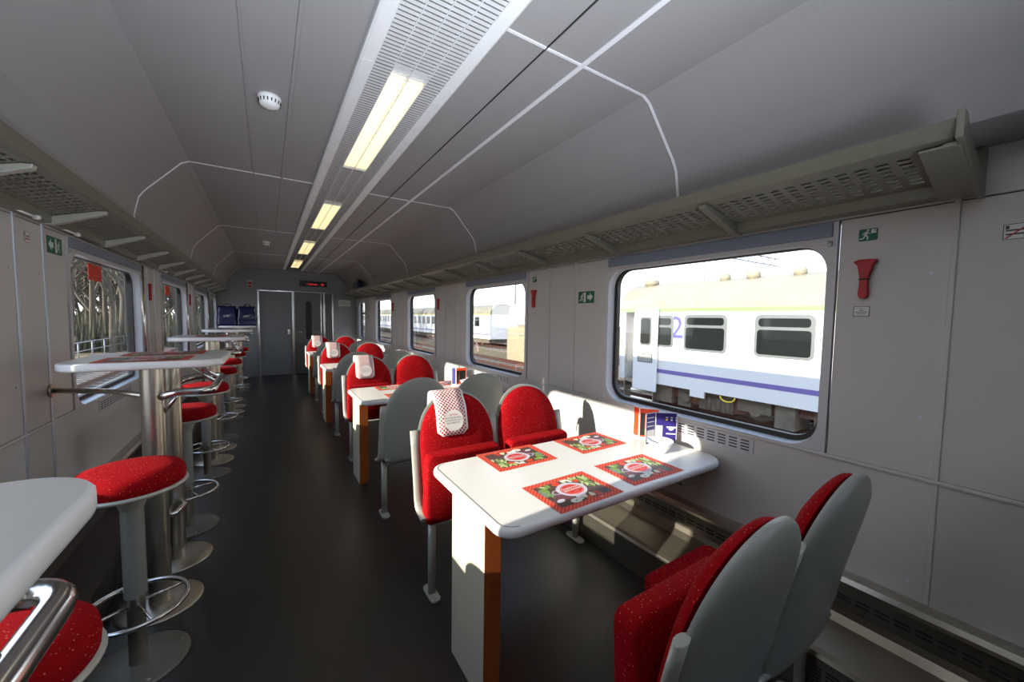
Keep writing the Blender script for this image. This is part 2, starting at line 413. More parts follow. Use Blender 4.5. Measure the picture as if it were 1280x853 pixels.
# ---- ceiling
PRO = [(R+.02, 2.035), (1.79, 2.06), (1.79, 2.10), (1.765, 2.215), (1.735, 2.262), (1.545, 2.478), (1.50, 2.50)]
PRO_R = PRO
PRO_L = [(2*CX-x+.005, z) for x, z in PRO]
m = MB(M['ceil'])
full = PRO_R + PRO_L[::-1]
ys = [Y0-.05] + [1.24+k*PITCH for k in range(-1, 5)] + [Y1+.05]
for a, b in zip(ys, ys[1:]):
    A = [m.v((x, a+.002, z)) for x, z in full]; B = [m.v((x, b-.002, z)) for x, z in full]
    for i in range(len(full)-1): m.face([A[i], B[i], B[i+1], A[i+1]], 0, False)
top = [(R+.15, 2.035), (R+.15, 2.56), (L-.15, 2.56), (L-.15, 2.035)]
m.box(L-.15, R+.15, Y0-.1, Y1+.1, 2.56, 2.62)
m.box(R+.11, R+.15, Y0-.1, Y1+.1, 2.05, 2.56); m.box(L-.15, L-.11, Y0-.1, Y1+.1, 2.05, 2.56)
ceil = m.build('ceiling', fix=False, bevel=0.0); struct(ceil)
def off(pts, d):
    out = []
    for x, z in pts:
        v = Vector((CX-x, 1.6-z)).normalized(); out.append((x+v.x*d, z+v.y*d))
    return out
for y in [1.24+k*PITCH for k in range(-1, 5)]:
    for part in (PRO_R[1:], PRO_L[1:]):
        pts = part + [(.745 if part is PRO_R[1:] or part[0][0] > CX else .33, 2.5)]
        m = MB(M['seam'])
        pi_ = off(pts, .004); po = off(pts, -.003)
        A = [m.v((x, y-.006, z)) for x, z in pi_]; B = [m.v((x, y+.006, z)) for x, z in pi_]
        C_ = [m.v((x, y-.006, z)) for x, z in po]; D = [m.v((x, y+.006, z)) for x, z in po]
        for i in range(len(pts)-1):
            m.face([A[i], A[i+1], B[i+1], B[i]]); m.face([A[i], C_[i], C_[i+1], A[i+1]]); m.face([B[i], B[i+1], D[i+1], D[i]])
        m.build('panel_joint', ceil)
for x, wd, mt in ((.93, .0025, 'dark'), (1.115, .011, 'seam'), (-.06, .004, 'ceil'), (.12, .007, 'ceil')):
    m = MB(M[mt]); m.box(x-wd, x+wd, Y0, Y1, 2.494, 2.502); m.build('lengthwise_joint', ceil, bevel=.002)

# ---- end walls and doors
m = MB([M['wall_end']])
DX0, DX1, DX2 = -.16, .55, 1.44
DZ = 2.03
for (x0, x1, z0, z1) in ((L-.1, DX0, 0, 2.7), (DX2, R+.1, 0, 2.7), (DX0, DX2, DZ, 2.7)):
    m.box(x0, x1, Y1, Y1+.08, z0, z1)
struct(m.build('wall_back'))
m = MB([M['wall_end']]); m.box(L-.1, R+.1, Y0-.08, Y0, 0, 2.7); struct(m.build('wall_front'))
m = MB([M['wall_end']]); m.box(L-.1, R+.1, Y1+.08, Y1+.12, 0, 2.7); struct(m.build('trim_1'))
# door 1: plain leaf, door 2: dark leaf with a slot window
m = MB([M['door']]); m.box(DX0+.03, DX1-.03, Y1+.012, Y1+.05, .01, DZ-.03)
d1 = m.build('door_1', bevel=.004); struct(d1)
m = MB(M['chrome'])
for x0, x1 in ((DX0-.012, DX0+.028), (DX1-.028, DX1+.012)): m.box(x0, x1, Y1-.02, Y1+.02, 0.005, DZ)
m.box(DX0-.012, DX1+.012, Y1-.02, Y1+.02, DZ-.03, DZ+.008); m.build('door_frame', d1, bevel=.006)
m = MB(M['chrome']); m.tube([(DX1-.10, Y1+.012, 1.04), (DX1-.10, Y1-.045, 1.04), (DX1-.22, Y1-.05, 1.04)], .010, 10); m.lathe([(0, 0), (.026, 0), (.026, .01), (0, .01)], (0, 0, 0), 16)
m.box(DX1-.125, DX1-.075, Y1+.004, Y1+.014, .99, 1.10); m.build('door_handle', d1)
m = MB([M['doordark'], M['plate']]); m.box(DX1+.03, DX1+.62, Y1+.012, Y1+.05, .9, DZ-.03, 0); m.box(DX1+.03, DX1+.62, Y1+.010, Y1+.05, .01, .9, 0)
m.box(DX1+.035, DX1+.615, Y1+.006, Y1+.011, .78, 1.08, 1)
m.box(DX1+.70, DX2-.03, Y1+.012, Y1+.05, .01, DZ-.03, 0)
d2 = m.build('door_2', bevel=.004); struct(d2)
m = MB(M['black']); m.prism(rrect(DX1+.27, DX1+.40, .86, 1.80, .06), 'y', Y1+.002, Y1+.012); m.build('slot_window', d2)
m = MB(M['chrome'])
for x0, x1 in ((DX1+.013, DX1+.03), (DX1+.60, DX1+.625), (DX1+.66, DX1+.70), (DX2-.03, DX2)): m.box(x0, x1, Y1-.015, Y1+.02, .005, DZ)
m.box(DX1+.013, DX2, Y1-.015, Y1+.02, DZ-.02, DZ); m.build('door_frame', d2, bevel=.005)
m = MB(M['chrome']); m.tube([(DX1+.07, Y1+.012, 1.04), (DX1+.07, Y1-.04, 1.04), (DX1+.17, Y1-.045, 1.04)], .009, 10); m.build('door_handle', d2)

# display, alarm box and notice on the end wall
t = thing('led_display', 'black passenger display with red lettering above the far doors', 'display', (1.0, Y1, 2.22))
m = MB(M['black']); m.box(-.30, .30, -.05, 0, -.06, .07); m.build('housing', t, bevel=.005)
m = MB(M['led'])
m.text('1 Czerwca', .055, Matrix.Translation((-.04, -.0515, .0)) @ Matrix.Rotation(PI/2, 4, 'X')); m.build('lettering', t)
m = MB(M['led']); m.text('12', .06, Matrix.Translation((.19, -.0515, -.003)) @ Matrix.Rotation(PI/2, 4, 'X'), bold=True)
m.build('lettering', t)
t = thing('alarm_box', 'small grey and red alarm box high on the end wall, left of the doors', 'alarm', (-.31, Y1, 2.12))
m = MB(M['wall']); m.box(-.05, .05, -.05, 0, -.05, .12); m.build('housing', t, bevel=.006)
m = MB(M['sigred']); m.box(-.035, .035, -.062, -.045, -.04, -.005); m.box(-.04, .04, -.055, -.045, .02, .08); m.build('warning_lens', t, bevel=.003)
m = MB([M['signwhite'], M['ink']]); m.box(1.56, 1.86, Y1-.006, Y1-.001, 1.70, 1.86, 0)
for k in range(3): m.box(1.60, 1.80-.03*k, Y1-.0075, Y1-.005, 1.74+k*.035, 1.745+k*.035, 1)
tag(m.build('notice'), 'white paper notice on the end wall right of the far doors', 'notice')

# ================================================================= CEILING LIGHTS
def louvre_unit(y0, y1, lit):
    t_ = 'ceiling_light' if lit else 'ceiling_air_grille'
    t = thing(t_, '', 'light' if lit else 'grille', (CX, (y0+y1)/2, ZC))
    h = (y1-y0)/2-.001
    for s in (-1, 1):
        m = MB(M['louvre'])
        pr = [(s*.205, .0), (s*.205, -.022), (s*.196, -.028), (s*.150, -.022), (s*.150, .0)]
        m.prism(pr, 'y', -h, h)
        m.build('edge_profile', t)
    m = MB(M['louvre'])
    n = int(2*h/.0225)
    for k in range(n):
        y = -h+(k+.5)*2*h/n
        for c in range(4):
            xa, xb = -.15+c*.075+.001, -.15+(c+1)*.075-.001
            if lit and c in (1, 2): m.poly([(xa, y-.006, -.0225), (xb, y-.006, -.0225), (xb, y+.002, -.0120), (xa, y+.002, -.0120)])
            else: m.poly([(xa, y-.0100, -.0215), (xb, y-.0100, -.0215), (xb, y+.0092, -.0195), (xa, y+.0092, -.0195)])
    for x in (-.149, -.075, 0, .075, .149): m.box(x-.0015, x+.0015, -h, h, -.024, -.001)
    m.build('louvre', t, fix=False)
    if lit:
        for x in (-.038, .038):
            m = MB(M['tube']); m.box(x-.034, x+.034, -h+.06, h-.06, -.0035, -.0015); m.build('fluorescent_tube', t)
        m = MB([M['louvre'], M['ceil']]); m.box(-.0755, .0755, -h, h, -.001, -.0002, 0); m.box(-.15, -.0757, -h, h, -.001, -.0002, 1); m.box(.0757, .15, -h, h, -.001, -.0002, 1); m.build('reflector', t)
    else:
        m = MB(M['ceil']); m.box(-.15, .15, -h, h, -.001, -.0002); m.build('back_plate', t)
    return t
labs_l = ['nearest lit ceiling light, its warm tubes seen behind white louvres', 'second lit ceiling light from the front, shorter yellow glow', 'third lit ceiling light along the carriage ceiling', 'farthest lit ceiling light, just before the end doors']
labs_g = ['unlit white louvred ceiling grille overhead at the top edge of the photo', 'unlit louvre section between the nearest and second ceiling lights', 'unlit louvre section between the second and third ceiling lights', 'unlit louvre section between the third and farthest ceiling lights', 'short unlit louvre end of the ceiling strip by the end wall']
for k in range(4):
    y = 1.66+k*PITCH; t = louvre_unit(y, y+1.28, True); t['label'] = labs_l[k]; t['group'] = 'lit ceiling lights along the aisle'
gs = [(Y0+.01, 1.66)] + [(2.94+k*PITCH, 3.90+k*PITCH) for k in range(3)] + [(9.66, 10.2)]
for k, (a, b) in enumerate(gs):
    t = louvre_unit(a, b, False); t['label'] = labs_g[k]; t['group'] = 'unlit louvre sections of the ceiling strip'

def smoke(loc, label):
    t = thing('smoke_detector', label, 'smoke detector', loc, 0, 'ceiling smoke detectors')
    m = MB(M['white']); m.lathe([(0, 0), (.048, 0), (.050, -.012), (.046, -.018), (.046, -.030), (.038, -.046), (.020, -.053), (0, -.054)]); m.build('body', t)
    m = MB(M['dark'])
    for k in range(18):
        a = 2*PI*k/18; c, s_ = math.cos(a), math.sin(a)
        m.tube([(.0475*c, .0475*s_, -.022), (.0445*c, .0445*s_, -.036)], .0026, 6)
    m.build('vent_slot', t)
smoke((.033, 2.24, ZC), 'round white smoke detector on the ceiling left of the nearest light')
smoke((.02, 6.6, ZC), 'small far smoke detector on the ceiling left of the light strip')

# ================================================================= LUGGAGE RACKS
def rack(side, y0, y1, label):
    s = 1 if side == 'right' else -1
    def X(x): return x if s > 0 else L+(R-x)*.71
    t = thing('luggage_rack', label, 'luggage rack', (X(1.8), y0, 1.95)); t['group'] = 'overhead luggage racks'
    ox = X(1.8); oz = 1.95
    def q(x, z): return (X(x)-ox, z-oz)
    Ln = y1-y0
    m = MB(M['rack']); m.prism([q(1.630, 2.035), q(1.622, 2.03), q(1.640, 1.985), q(1.672, 1.978), (q(1.672, 1.990)), q(1.650, 2.0)], 'y', 0, Ln); m.build('front_lip', t, bevel=.002)
    m = MB(M['rack']); m.prism([q(1.925, 1.945), q(1.93, 1.89), q(1.985, 1.885), q(1.985, 1.945)], 'y', 0, Ln); m.build('wall_rail', t, bevel=.003)
    # perforated tray
    m = MB(M['rack']); rows = 7; pitch = .0525; nc = int((Ln-.10)/pitch)
    xa, za, xb, zb = 1.665, 1.984, 1.93, 1.930
    us = [0]; 
    for r_ in range(rows): us += [(.12+r_*.76/rows+.02)/1.0, (.12+r_*.76/rows+.085)/1.0]
    us.append(1.0)
    vs = [0.0]
    for c in range(nc): vs += [.05+c*pitch+.010, .05+c*pitch+.042]
    vs.append(Ln)
    grid = [[m.v((q(xa+(xb-xa)*u, 0)[0], v, za+(zb-za)*u-oz)) for v in vs] for u in us]
    for i in range(len(us)-1):
        for j in range(len(vs)-1):
            if i % 2 == 1 and j % 2 == 1: continue
            m.face([grid[i][j], grid[i+1][j], grid[i+1][j+1], grid[i][j+1]])
    m.build('perforated_tray', t, solid=.003)
    k = 0; yb = .02
    first = True
    while yb < Ln-.02:
        m = MB(M['seatframe'] if s < 0 else M['rack'])
        m.prism([q(1.985, 1.882), q(1.93, 1.882), q(1.66, 1.962), q(1.655, 1.978), q(1.70, 1.974), q(1.93, 1.926), q(1.985, 1.926)], 'y', yb-.018, yb+.018)
        m.build('bracket', t, bevel=.003)
        yb += PITCH/3
    for yy in (0.0, Ln):
        m = MB(M['rack']); m.prism([q(1.618, 2.050), q(1.622, 1.975), q(1.70, 1.955), q(1.93, 1.872), q(1.99, 1.872), q(1.99, 2.03), q(1.955, 2.03), q(1.90, 1.95), q(1.72, 2.0), q(1.66, 2.05)], 'y', yy-.008, yy+.008)
        if yy == 0: m.box(*sorted((q(1.68, 0)[0], q(1.93, 0)[0])), 0, .075, 1.965-oz-.03, 1.975-oz-.03) if False else None
        m.build('end_plate', t, bevel=.002)
    if s > 0:
        m = MB(M['rack']); a_, b_ = q(1.655, 1.966), q(1.93, 1.875)
        m.prism([a_, b_, (b_[0], b_[1]+.006), (a_[0], a_[1]+.006)], 'y', .0, .085); m.build('end_cover', t)
    return t
rack('right', .26, 10.3, 'long olive grey luggage rack above the dining table windows')
rack('left', -.9, 10.3, 'long luggage rack above the bar table windows on the left')

# ================================================================= DINING TABLES
TY = 1.375
def dining_table(y, label):
    t = thing('dining_table', label, 'table', (.64, y, 0), 0, 'white dining tables by the windows')
    m = MB([M['topedge'], M['top']])
    def lay(d, z, n=8): return [(x, yy, z) for x, yy in rrect(0+d, 1.34-d, -.345+d, .345-d, [max(.075-d, .01), max(.10-d, .01), max(.10-d, .01), max(.075-d, .01)], n)]
    L_ = [lay(.016, .712), lay(.004, .717), lay(0, .724), lay(0, .738), lay(.003, .746), lay(.010, .7505)]
    V = [[m.v(p) for p in l] for l in L_]; n = len(V[0])
    for A, B in zip(V, V[1:]):
        for i in range(n): m.face([A[i], A[(i+1) % n], B[(i+1) % n], B[i]], 0, True)
    m.face(V[0][::-1], 0); m.face(V[-1], 1)
    m.build('tabletop', t)
    m = MB(M['ink'])
    a = [(p[0], p[1], .7508) for p in lay(.018, 0) if p[0] < .2]; b = [(p[0], p[1], .7508) for p in lay(.0215, 0) if p[0] < .2]
    k = len(a); half = k//2
    # corner order: (x0,y0) arc first, (x0,y1) arc last
    A = [m.v(p) for p in a[half:]+a[:half]]; B = [m.v(p) for p in b[half:]+b[:half]]
    for i in range(k-1): m.face([A[i], A[i+1], B[i+1], B[i]])
    m.build('edge_inlay', t, fix=False)
    m = MB([M['cream'], M['orange']])
    x0, x1, ya, yb = .012, .085, -.19, .10
    c = [m.v(p) for p in ((x0, ya, 0), (x1, ya, 0), (x1, yb, 0), (x0, yb, 0), (x0, ya, .712), (x1, ya, .712), (x1, yb, .712), (x0, yb, .712))]
    m.face([c[0], c[1], c[5], c[4]], 1); m.face([c[2], c[3], c[7], c[6]], 1); m.face([c[3], c[0], c[4], c[7]], 0); m.face([c[1], c[2], c[6], c[5]], 0); m.face([c[0], c[3], c[2], c[1]], 0); m.face([c[4], c[5], c[6], c[7]], 0)
    m.build('panel_leg', t, bevel=.003)
    for ya, yb in ((-.22, -.10), (.12, .22)):
        m = MB(M['stoolpost']); m.prism([(1.13, .712), (1.16, .60), (1.345, .585), (1.345, .712)], 'y', ya, yb); m.build('wall_bracket', t, bevel=.004)
    return t
tl = ['nearest white dining table, its whole top in view with four placemats', 'second white dining table back, behind the first double seats', 'third white dining table from the front, small in the photo', 'farthest white dining table, close to the end doors']
for k in range(4): dining_table(TY+k*PITCH, tl[k])

# ================================================================= DOUBLE SEATS
def back_grid(m, cx, W, z0, z1, yc, th_f, th_b, mi, zs=.74, side_flat=3.0, inset=0.0, edge=.5):
    rows = []
    zt = z1
    n1 = 18; n2 = 28
    zlist = [z0+(zs-z0)*i/n1 for i in range(n1)] + [zs+(zt-zs)*math.sin(.5*PI*i/n2) for i in range(n2+1)]
    cols = 29
    F, B = [], []
    for z in zlist:
        if z <= zs: hw = W*(1-.05*((zs-z)/(zs-z0))**2); 
        else: hw = W*max(0.0, 1-((z-zs)/(zt-zs))**2.3)**(1/2.1)
        if z < z0+.05: hw -= .03*(1-(z-z0)/.05)**2
        hw = max(hw, .004)
        tz = min(1.0, max(0.0, (zt-z)/(.10)))**.5; bz = min(1.0, max(0., (z-z0)/.05))**.5
        fr, bk = [], []
        for j in range(cols):
            s_ = -math.cos(PI*j/(cols-1)); a = max(0.0, 1-abs(s_)**side_flat)**.5
            prof = a*(.25+.75*tz)*(.3+.7*bz)
            y = yc(z)
            fr.append(m.v((cx+s_*hw, y-th_f*prof, z))); bk.append(m.v((cx+s_*hw, y+th_b*prof, z)))
        F.append(fr); B.append(bk)
    for G in (F, B):
        for i in range(len(G)-1):
            for j in range(cols-1): m.face([G[i][j], G[i][j+1], G[i+1][j+1], G[i+1][j]], mi, True)
    m.face(F[0]+B[0][::-1], mi); m.face(F[-1][::-1]+B[-1], mi)

def yc_back(z):      # reclining centre line of the backrest
    return .070 + .125*(max(0, z-.40)/.63)**1.3

def double_seat(name, sg, open_second=False):
    """sg=+1: faces -y (toward the camera); sg=-1: faces +y."""
    t = thing(name, '', 'seat')
    xf = Matrix.Scale(sg, 4, Vector((0, 1, 0)))
    def MBx(mt): b_ = MB(mt); b_.xf = xf; return b_
    for cx in (.20, .69):
        m = MBx(M['shell']); back_grid(m, cx, .236, .40, 1.03, lambda z: yc_back(z)+.008, .004, .040, 0)
        sh = m.build('backrest_shell', t)
        m = MBx(M['red']); back_grid(m, cx, .226, .41, 1.018, lambda z: yc_back(z)-.004, .050, .004, 0)
        m.build('backrest_cushion', sh)
        # tip-up seat pan, folded
        m = MBx(M['red'])
        down = open_second and cx > .5
        P0 = Vector((0, .012, .385)); ax = Vector((0, -.022, .345)).normalized()
        if down: P0 = Vector((0, .02, .425)); ax = Vector((0, -1, .03)).normalized()
        sh_x = .02 if down else (-.03 if sg > 0 else 0); nn = Vector((0, -ax.z, ax.y))
        for w_, th, e in ((.215, .036, .0), ):
            pass
            lays = []
            for k, (d, ins) in enumerate(((-th, .012), (-th*.8, .003), (-th*.4, 0), (th*.4, 0), (th*.8, .003), (th, .012))):
                loop = rrect(-w_+ins, w_-ins, ins, .375-ins, .03, 4)
                lays.append([m.v((cx+sh_x+p[0], *( (P0+ax*p[1]+nn*d).yz ))) for p in loop])
            nl = len(lays[0])
            for A, B in zip(lays, lays[1:]):
                for i in range(nl): m.face([A[i], A[(i+1) % nl], B[(i+1) % nl], B[i]], 0, True)
            m.face(lays[0][::-1], 0, True); m.face(lays[-1], 0, True)
        m.build('tip_up_seat', t)
    # side frames and legs
    for x, inner in ((-.045, 0), (.445, 1), (.945, 0)):
        m = MBx(M['seatframe'])
        top = .84 if not inner else .88
        pts = []
        def yb(z): return yc_back(z)+.012
        zs = [top, .76, .68, .60, .54, .49]
        pts = [(x, yb(z), z) for z in zs] + [(x, .080, .455), (x, .055, .435), (x, .02, .425), (x, -.015, .418)]
        if inner: pts = [(x, yb(z), z) for z in zs]
        m.tube(pts, .025, 12, flat=.48)
        m.build('side_frame', t)
    for x in (-.005, .995):
        lg = MBx(M['seatframe']); lg.tube([(x, .0, .425), (x, .0, .01)], .021, 12, flat=.85); 
        lo = lg.build('leg', t)
        m = MBx(M['seatframe']); m.prism(rrect(x-.028, x+.028, -.075, .075, .027), 'z', 0, .012); 
        for yy in (-.055, .055): m.tube([(x, yy, .012), (x, yy, .018)], .009, 8)
        m.build('foot_plate', lo, bevel=.003)
    m = MBx(M['seatframe']); m.tube([(-.02, -.0, .385), (.99, .0, .385)], .018, 10); m.tube([(-.02, .09, .44), (.93, .09, .44)], .014, 8); m.build('cross_tube', t)
    return t
SX = .71
A = double_seat('double_seat', 1); B = double_seat('double_seat', -1); C0 = double_seat('double_seat', -1, True)
grpS = 'red double seats by the windows'
A.location = (SX, 1.85, 0); A['group'] = grpS; A['label'] = 'red double seat facing the camera right behind the nearest table, dotted cover on it'
C0.location = (SX, .575, 0); C0['group'] = grpS; C0['label'] = 'red double seat at the bottom right seen from behind its grey shells'
B.location = (SX, .575+PITCH, 0); B['group'] = grpS; B['label'] = 'grey-shelled double seat back to back with the seat at the nearest table'
dup(A, (SX, 1.85+PITCH, 0), 'red double seat with cover behind the second table')
dup(B, (SX, .575+2*PITCH, 0), 'grey-shelled double seat between the second and third tables')
dup(A, (SX, 1.85+2*PITCH, 0), 'red double seat with cover behind the third table')
dup(B, (SX, .575+3*PITCH, 0), 'grey-shelled double seat between the third and farthest tables')
dup(A, (SX, 1.85+3*PITCH, 0), 'farthest red double seat, behind the farthest table by the end doors')

# ---- headrest covers
def cover():
    t = thing('headrest_cover', '', 'headrest cover', group='dotted headrest covers on aisle seats')
    # strip draped over the top of the backrest: path in (y, z), measured from the seat foot
    path = []
    for k in range(9):
        z = .805+.195*k/8; path.append((yc_back(z)-.004-.050-.006+(.0 if z < .93 else .030*((z-.93)/.07)**2), z))
    yt = yc_back(1.02)
    path += [(yt-.030, 1.018), (yt-.018, 1.030), (yt+.004, 1.038), (yt+.024, 1.036), (yt+.042, 1.022), (yt+.050, .99), (yt+.052, .95)]
    # cumulative length
    d = [0]
    for a, b in zip(path, path[1:]): d.append(d[-1]+math.hypot(b[0]-a[0], b[1]-a[1]))
    Wd = .092
    def mk(name, x0f, x1f, offs, mt, j0=0):
        m = MB(mt); uvl = m.bm.loops.layers.uv.new('uv'); rows = []
        for j, (y, z) in enumerate(path):
            if j < j0: continue
            r_ = .03; ww = Wd
            if d[j] < r_: ww = Wd-r_+math.sqrt(max(0, r_*r_-(r_-d[j])**2))
            nrm = Vector((-1, 0)); 
            a = path[max(0, j-1)]; b = path[min(len(path)-1, j+1)]; tv = Vector((b[0]-a[0], b[1]-a[1])).normalized(); nv = Vector((-tv.y, tv.x))
            row = []
            for i in range(5):
                x = -ww*x1f+2*ww*x1f*i/4
                vv = m.v((x, y+nv.x*offs, z+nv.y*offs)); row.append((vv, (x, d[j])))
            rows.append(row)
        for A_, B_ in zip(rows, rows[1:]):
            for i in range(4):
                f = m.face([A_[i][0], A_[i+1][0], B_[i+1][0], B_[i][0]], 0, True)
                uv = {A_[i][0]: A_[i][1], A_[i+1][0]: A_[i+1][1], B_[i+1][0]: B_[i+1][1], B_[i][0]: B_[i][1]}
                for lp in f.loops: lp[uvl].uv = uv[lp.vert]
        return m.build(name, t, fix=False, solid=.002)
    mk('cloth', 0, 1.0, 0, M['towelwhite'])
    mk('dotted_print', 0, .90, .0014, M['towel'])
    # round white field with wording, laid on the sloping front
    z = .885; y = yc_back(z)-.0655
    sl = math.atan2(yc_back(.93)-yc_back(.80), .13)
    mt = Matrix.Translation((0.008, y, z)) @ Matrix.Rotation(-sl, 4, 'X') @ Matrix.Rotation(PI/2, 4, 'X')
    m = MB([M['towelwhite']]); m.xf = mt
    m.poly([(.058*math.cos(2*PI*k/32), .058*math.sin(2*PI*k/32), 0) for k in range(32)])
    m.poly([(-.060+.007*math.cos(2*PI*k/16), -.036+.007*math.sin(2*PI*k/16), 0) for k in range(16)])
    f_ = m.build('round_field', t, fix=False)
    m = MB([M['ink'], M['p_red']]) 
    T_ = lambda x, yy: mt @ Matrix.Translation((x, yy, .0006))
    m.text('PASAŻER UDAWAŁ...', .0115, T_(0, .014)); m.text('TO MOŻE BYĆ DUŻY', .0115, T_(0, .0)); m.text('BEZ MINUSÓW...', .0115, T_(0, -.014))
    m.text('WARS', .009, T_(0, .031), 1, bold=True)
    for s in (-1, 1): m.poly([mt @ Vector(p) for p in ((s*.013, .0285, .0006), (s*.034, .031, .0006), (s*.013, .0325, .0006))], 1)
    m.build('lettering', f_, fix=False)
    return t
cv = cover(); cv.location = (SX+.15, 1.85, .001)
cv['label'] = 'nearest dotted headrest cover with round white field, on the aisle seat by the first table'
cl = ['second headrest cover, on the aisle seat behind the second table', 'third headrest cover, on the aisle seat behind the third table', 'farthest headrest cover, on the seat beside the end doors']
for k in range(3): dup(cv, (SX+.15, 1.85+(k+1)*PITCH, .001), cl[k])

# ================================================================= PLACEMATS
def placemat():
    t = thing('placemat', '', 'placemat', group='red vegetable-print placemats')
    m = MB(M['matred']); uvl = m.bm.loops.layers.uv.new('uv')
    nx, ny = 12, 8; g = [[None]*(ny+1) for _ in range(nx+1)]
    for i in range(nx+1):
        for j in range(ny+1):
            x = -.17+.34*i/nx; y = -.125+.25*j/ny
            lift = .004*max(0, abs(x)/.17-.75)*4*abs(math.sin(j*.9+i*.2))
            g[i][j] = m.v((x, y, .0006+lift*.25))
    for i in range(nx):
        for j in range(ny):
            f = m.face([g[i][j], g[i+1][j], g[i+1][j+1], g[i][j+1]], 0, True)
            for lp in f.loops: lp[uvl].uv = (lp.vert.co.x, lp.vert.co.y)
    m.build('sheet', t, fix=False)
    names = ['photo_dark', 'p_white', 'p_lilac', 'p_red', 'p_tom', 'p_green', 'p_lgreen', 'p_teal', 'p_cream', 'p_purple']
    m = MB([M[n_] for n_ in names]); z = [.0014]
    def el(cx, cy, rx, ry, mi, rot=0, n=18, wob=0):
        z[0] += .000012
        ph = random.random()*6
        m.poly([(cx+rx*(1+wob*math.sin(3*a+ph))*math.cos(a)*math.cos(rot)-ry*math.sin(a)*math.sin(rot), cy+rx*math.cos(a)*math.sin(rot)+ry*(1+wob*math.cos(4*a+ph))*math.sin(a)*math.cos(rot), z[0]) for a in [2*PI*k/n for k in range(n)]], mi)
    m.poly([(-.138, -.093, z[0]), (.138, -.093, z[0]), (.138, .093, z[0]), (-.138, .093, z[0])], 0)
    rnd = random.Random(3)
    # leafy bunch right, grey-green cabbage left, aubergines, courgette, tomatoes, apple half
    for k in range(26): el(.105+rnd.uniform(-.030, .030), .035+rnd.uniform(-.05, .05), rnd.uniform(.008, .02), rnd.uniform(.003, .008), rnd.choice([5, 6, 6]), rnd.uniform(0, 3), wob=.2)
    for k in range(14): el(-.115+rnd.uniform(-.018, .018), .02+rnd.uniform(-.03, .05), .015, .010, rnd.choice([7, 7, 5]), rnd.uniform(0, 3), wob=.15)
    for k in range(8): el(-.085+rnd.uniform(-.02, .02), .07+rnd.uniform(-.015, .015), .014, .006, rnd.choice([5, 6]), rnd.uniform(0, 3))
    el(-.085, -.015, .030, .017, 9, .3); el(-.062, -.045, .026, .016, 9, -.4); el(-.105, -.05, .02, .012, 2, .2)
    el(-.075, .012, .020, .018, 2); el(-.075, .012, .016, .014, 9)
    for k in range(14): el(.055+rnd.uniform(-.05, .03), -.072+rnd.uniform(-.016, .010), .010, .009, 4)
    for k in range(10): el(-.03+rnd.uniform(-.02, .03), .076+rnd.uniform(-.012, .012), .010, .009, 4)
    for k in range(8): el(.062+rnd.uniform(-.02, .02), .065+rnd.uniform(-.015, .015), .011, .009, 4)
    el(-.05, -.078, .027, .018, 8); el(-.05, -.078, .020, .012, 1); el(-.05, -.078, .005, .004, 9)
    for k in range(9): el(.03+rnd.uniform(-.02, .05), .078+rnd.uniform(-.01, .01), .015, .008, rnd.choice([6, 5, 8, 1]), rnd.uniform(0, 3))
    for k in range(9): el(.0+rnd.uniform(-.04, .05), -.066+rnd.uniform(-.012, .010), .014, .008, rnd.choice([6, 8, 1]), rnd.uniform(0, 3))
    el(0, .004, .070, .060, 2, wob=.03, n=40); el(0, .004, .062, .052, 2, n=40)
    el(0, .004, .053, .044, 3, n=40)
    m.build('vegetable_print', t, fix=False)
    m = MB(M['p_white'])
    zt = .0040
    N = 48
    for k in range(N):
        a, b = 2*PI*k/N, 2*PI*(k+1)/N
        m.poly([(.049*math.cos(a), .004+.040*math.sin(a), zt), (.049*math.cos(b), .004+.040*math.sin(b), zt), (.0478*math.cos(b), .004+.0388*math.sin(b), zt), (.0478*math.cos(a), .004+.0388*math.sin(a), zt)])
    m.text('WARZYWA', .0165, Matrix.Translation((0, .015, zt)), bold=True); m.text('SEZONOWE', .0165, Matrix.Translation((0, -.001, zt)), bold=True)
    m.text('w menu', .008, Matrix.Translation((.006, -.018, zt)))
    m.text('WARS', .007, Matrix.Translation((.06, -.108, .0025)))
    m.build('lettering', t, fix=False)
    return t
pm = placemat()
DT = .7510
spots = [(1.053, 1.165, .02, 'placemat at the near aisle corner of the nearest table'),
         (1.482, 1.18, -.02, 'placemat at the near window corner of the nearest table, partly shaded'),
         (1.06, 1.600, 3.14, 'placemat at the far aisle corner of the nearest table'),
         (1.555, 1.585, 3.16, 'placemat at the far window side of the nearest table, its edge curling')]
first = True
# mats are laid over all four dining tables
nm = ['second', 'third', 'farthest']
for k in range(4):
    for (x, y, rz, lb) in spots:
        if k and x > 1.3: lb2 = lb.replace('nearest', nm[k-1]).replace(', partly shaded', '').replace(', its edge curling', '')
        else: lb2 = lb if k == 0 else lb.replace('nearest', nm[k-1])
        if first: pm.location = (x, y, DT); pm.rotation_euler = (0, 0, rz); pm['label'] = lb2; first = False
        else: dup(pm, (x, y+k*PITCH, DT), lb2, rz)

# ================================================================= BOWLS AND MENUS
def bowl(loc, label):
    t = MB(M['china']); t.lathe([(0, .004), (.026, .004), (.028, 0), (.032, 0), (.034, .008), (.052, .030), (.064, .056), (.068, .066), (.066, .067), (.060, .055), (.046, .030), (.028, .012), (0, .009)], seg=40)
    o = t.build('bowl'); o.location = loc; return tag(o, label, 'bowl', 'white china bowls on the tables')
bowl((1.765, 1.272, DT), 'white china bowl on the nearest table beside the blue menu card')
bowl((1.72, 1.30+PITCH, DT), 'white china bowl on the second table, above the grey seat shells')

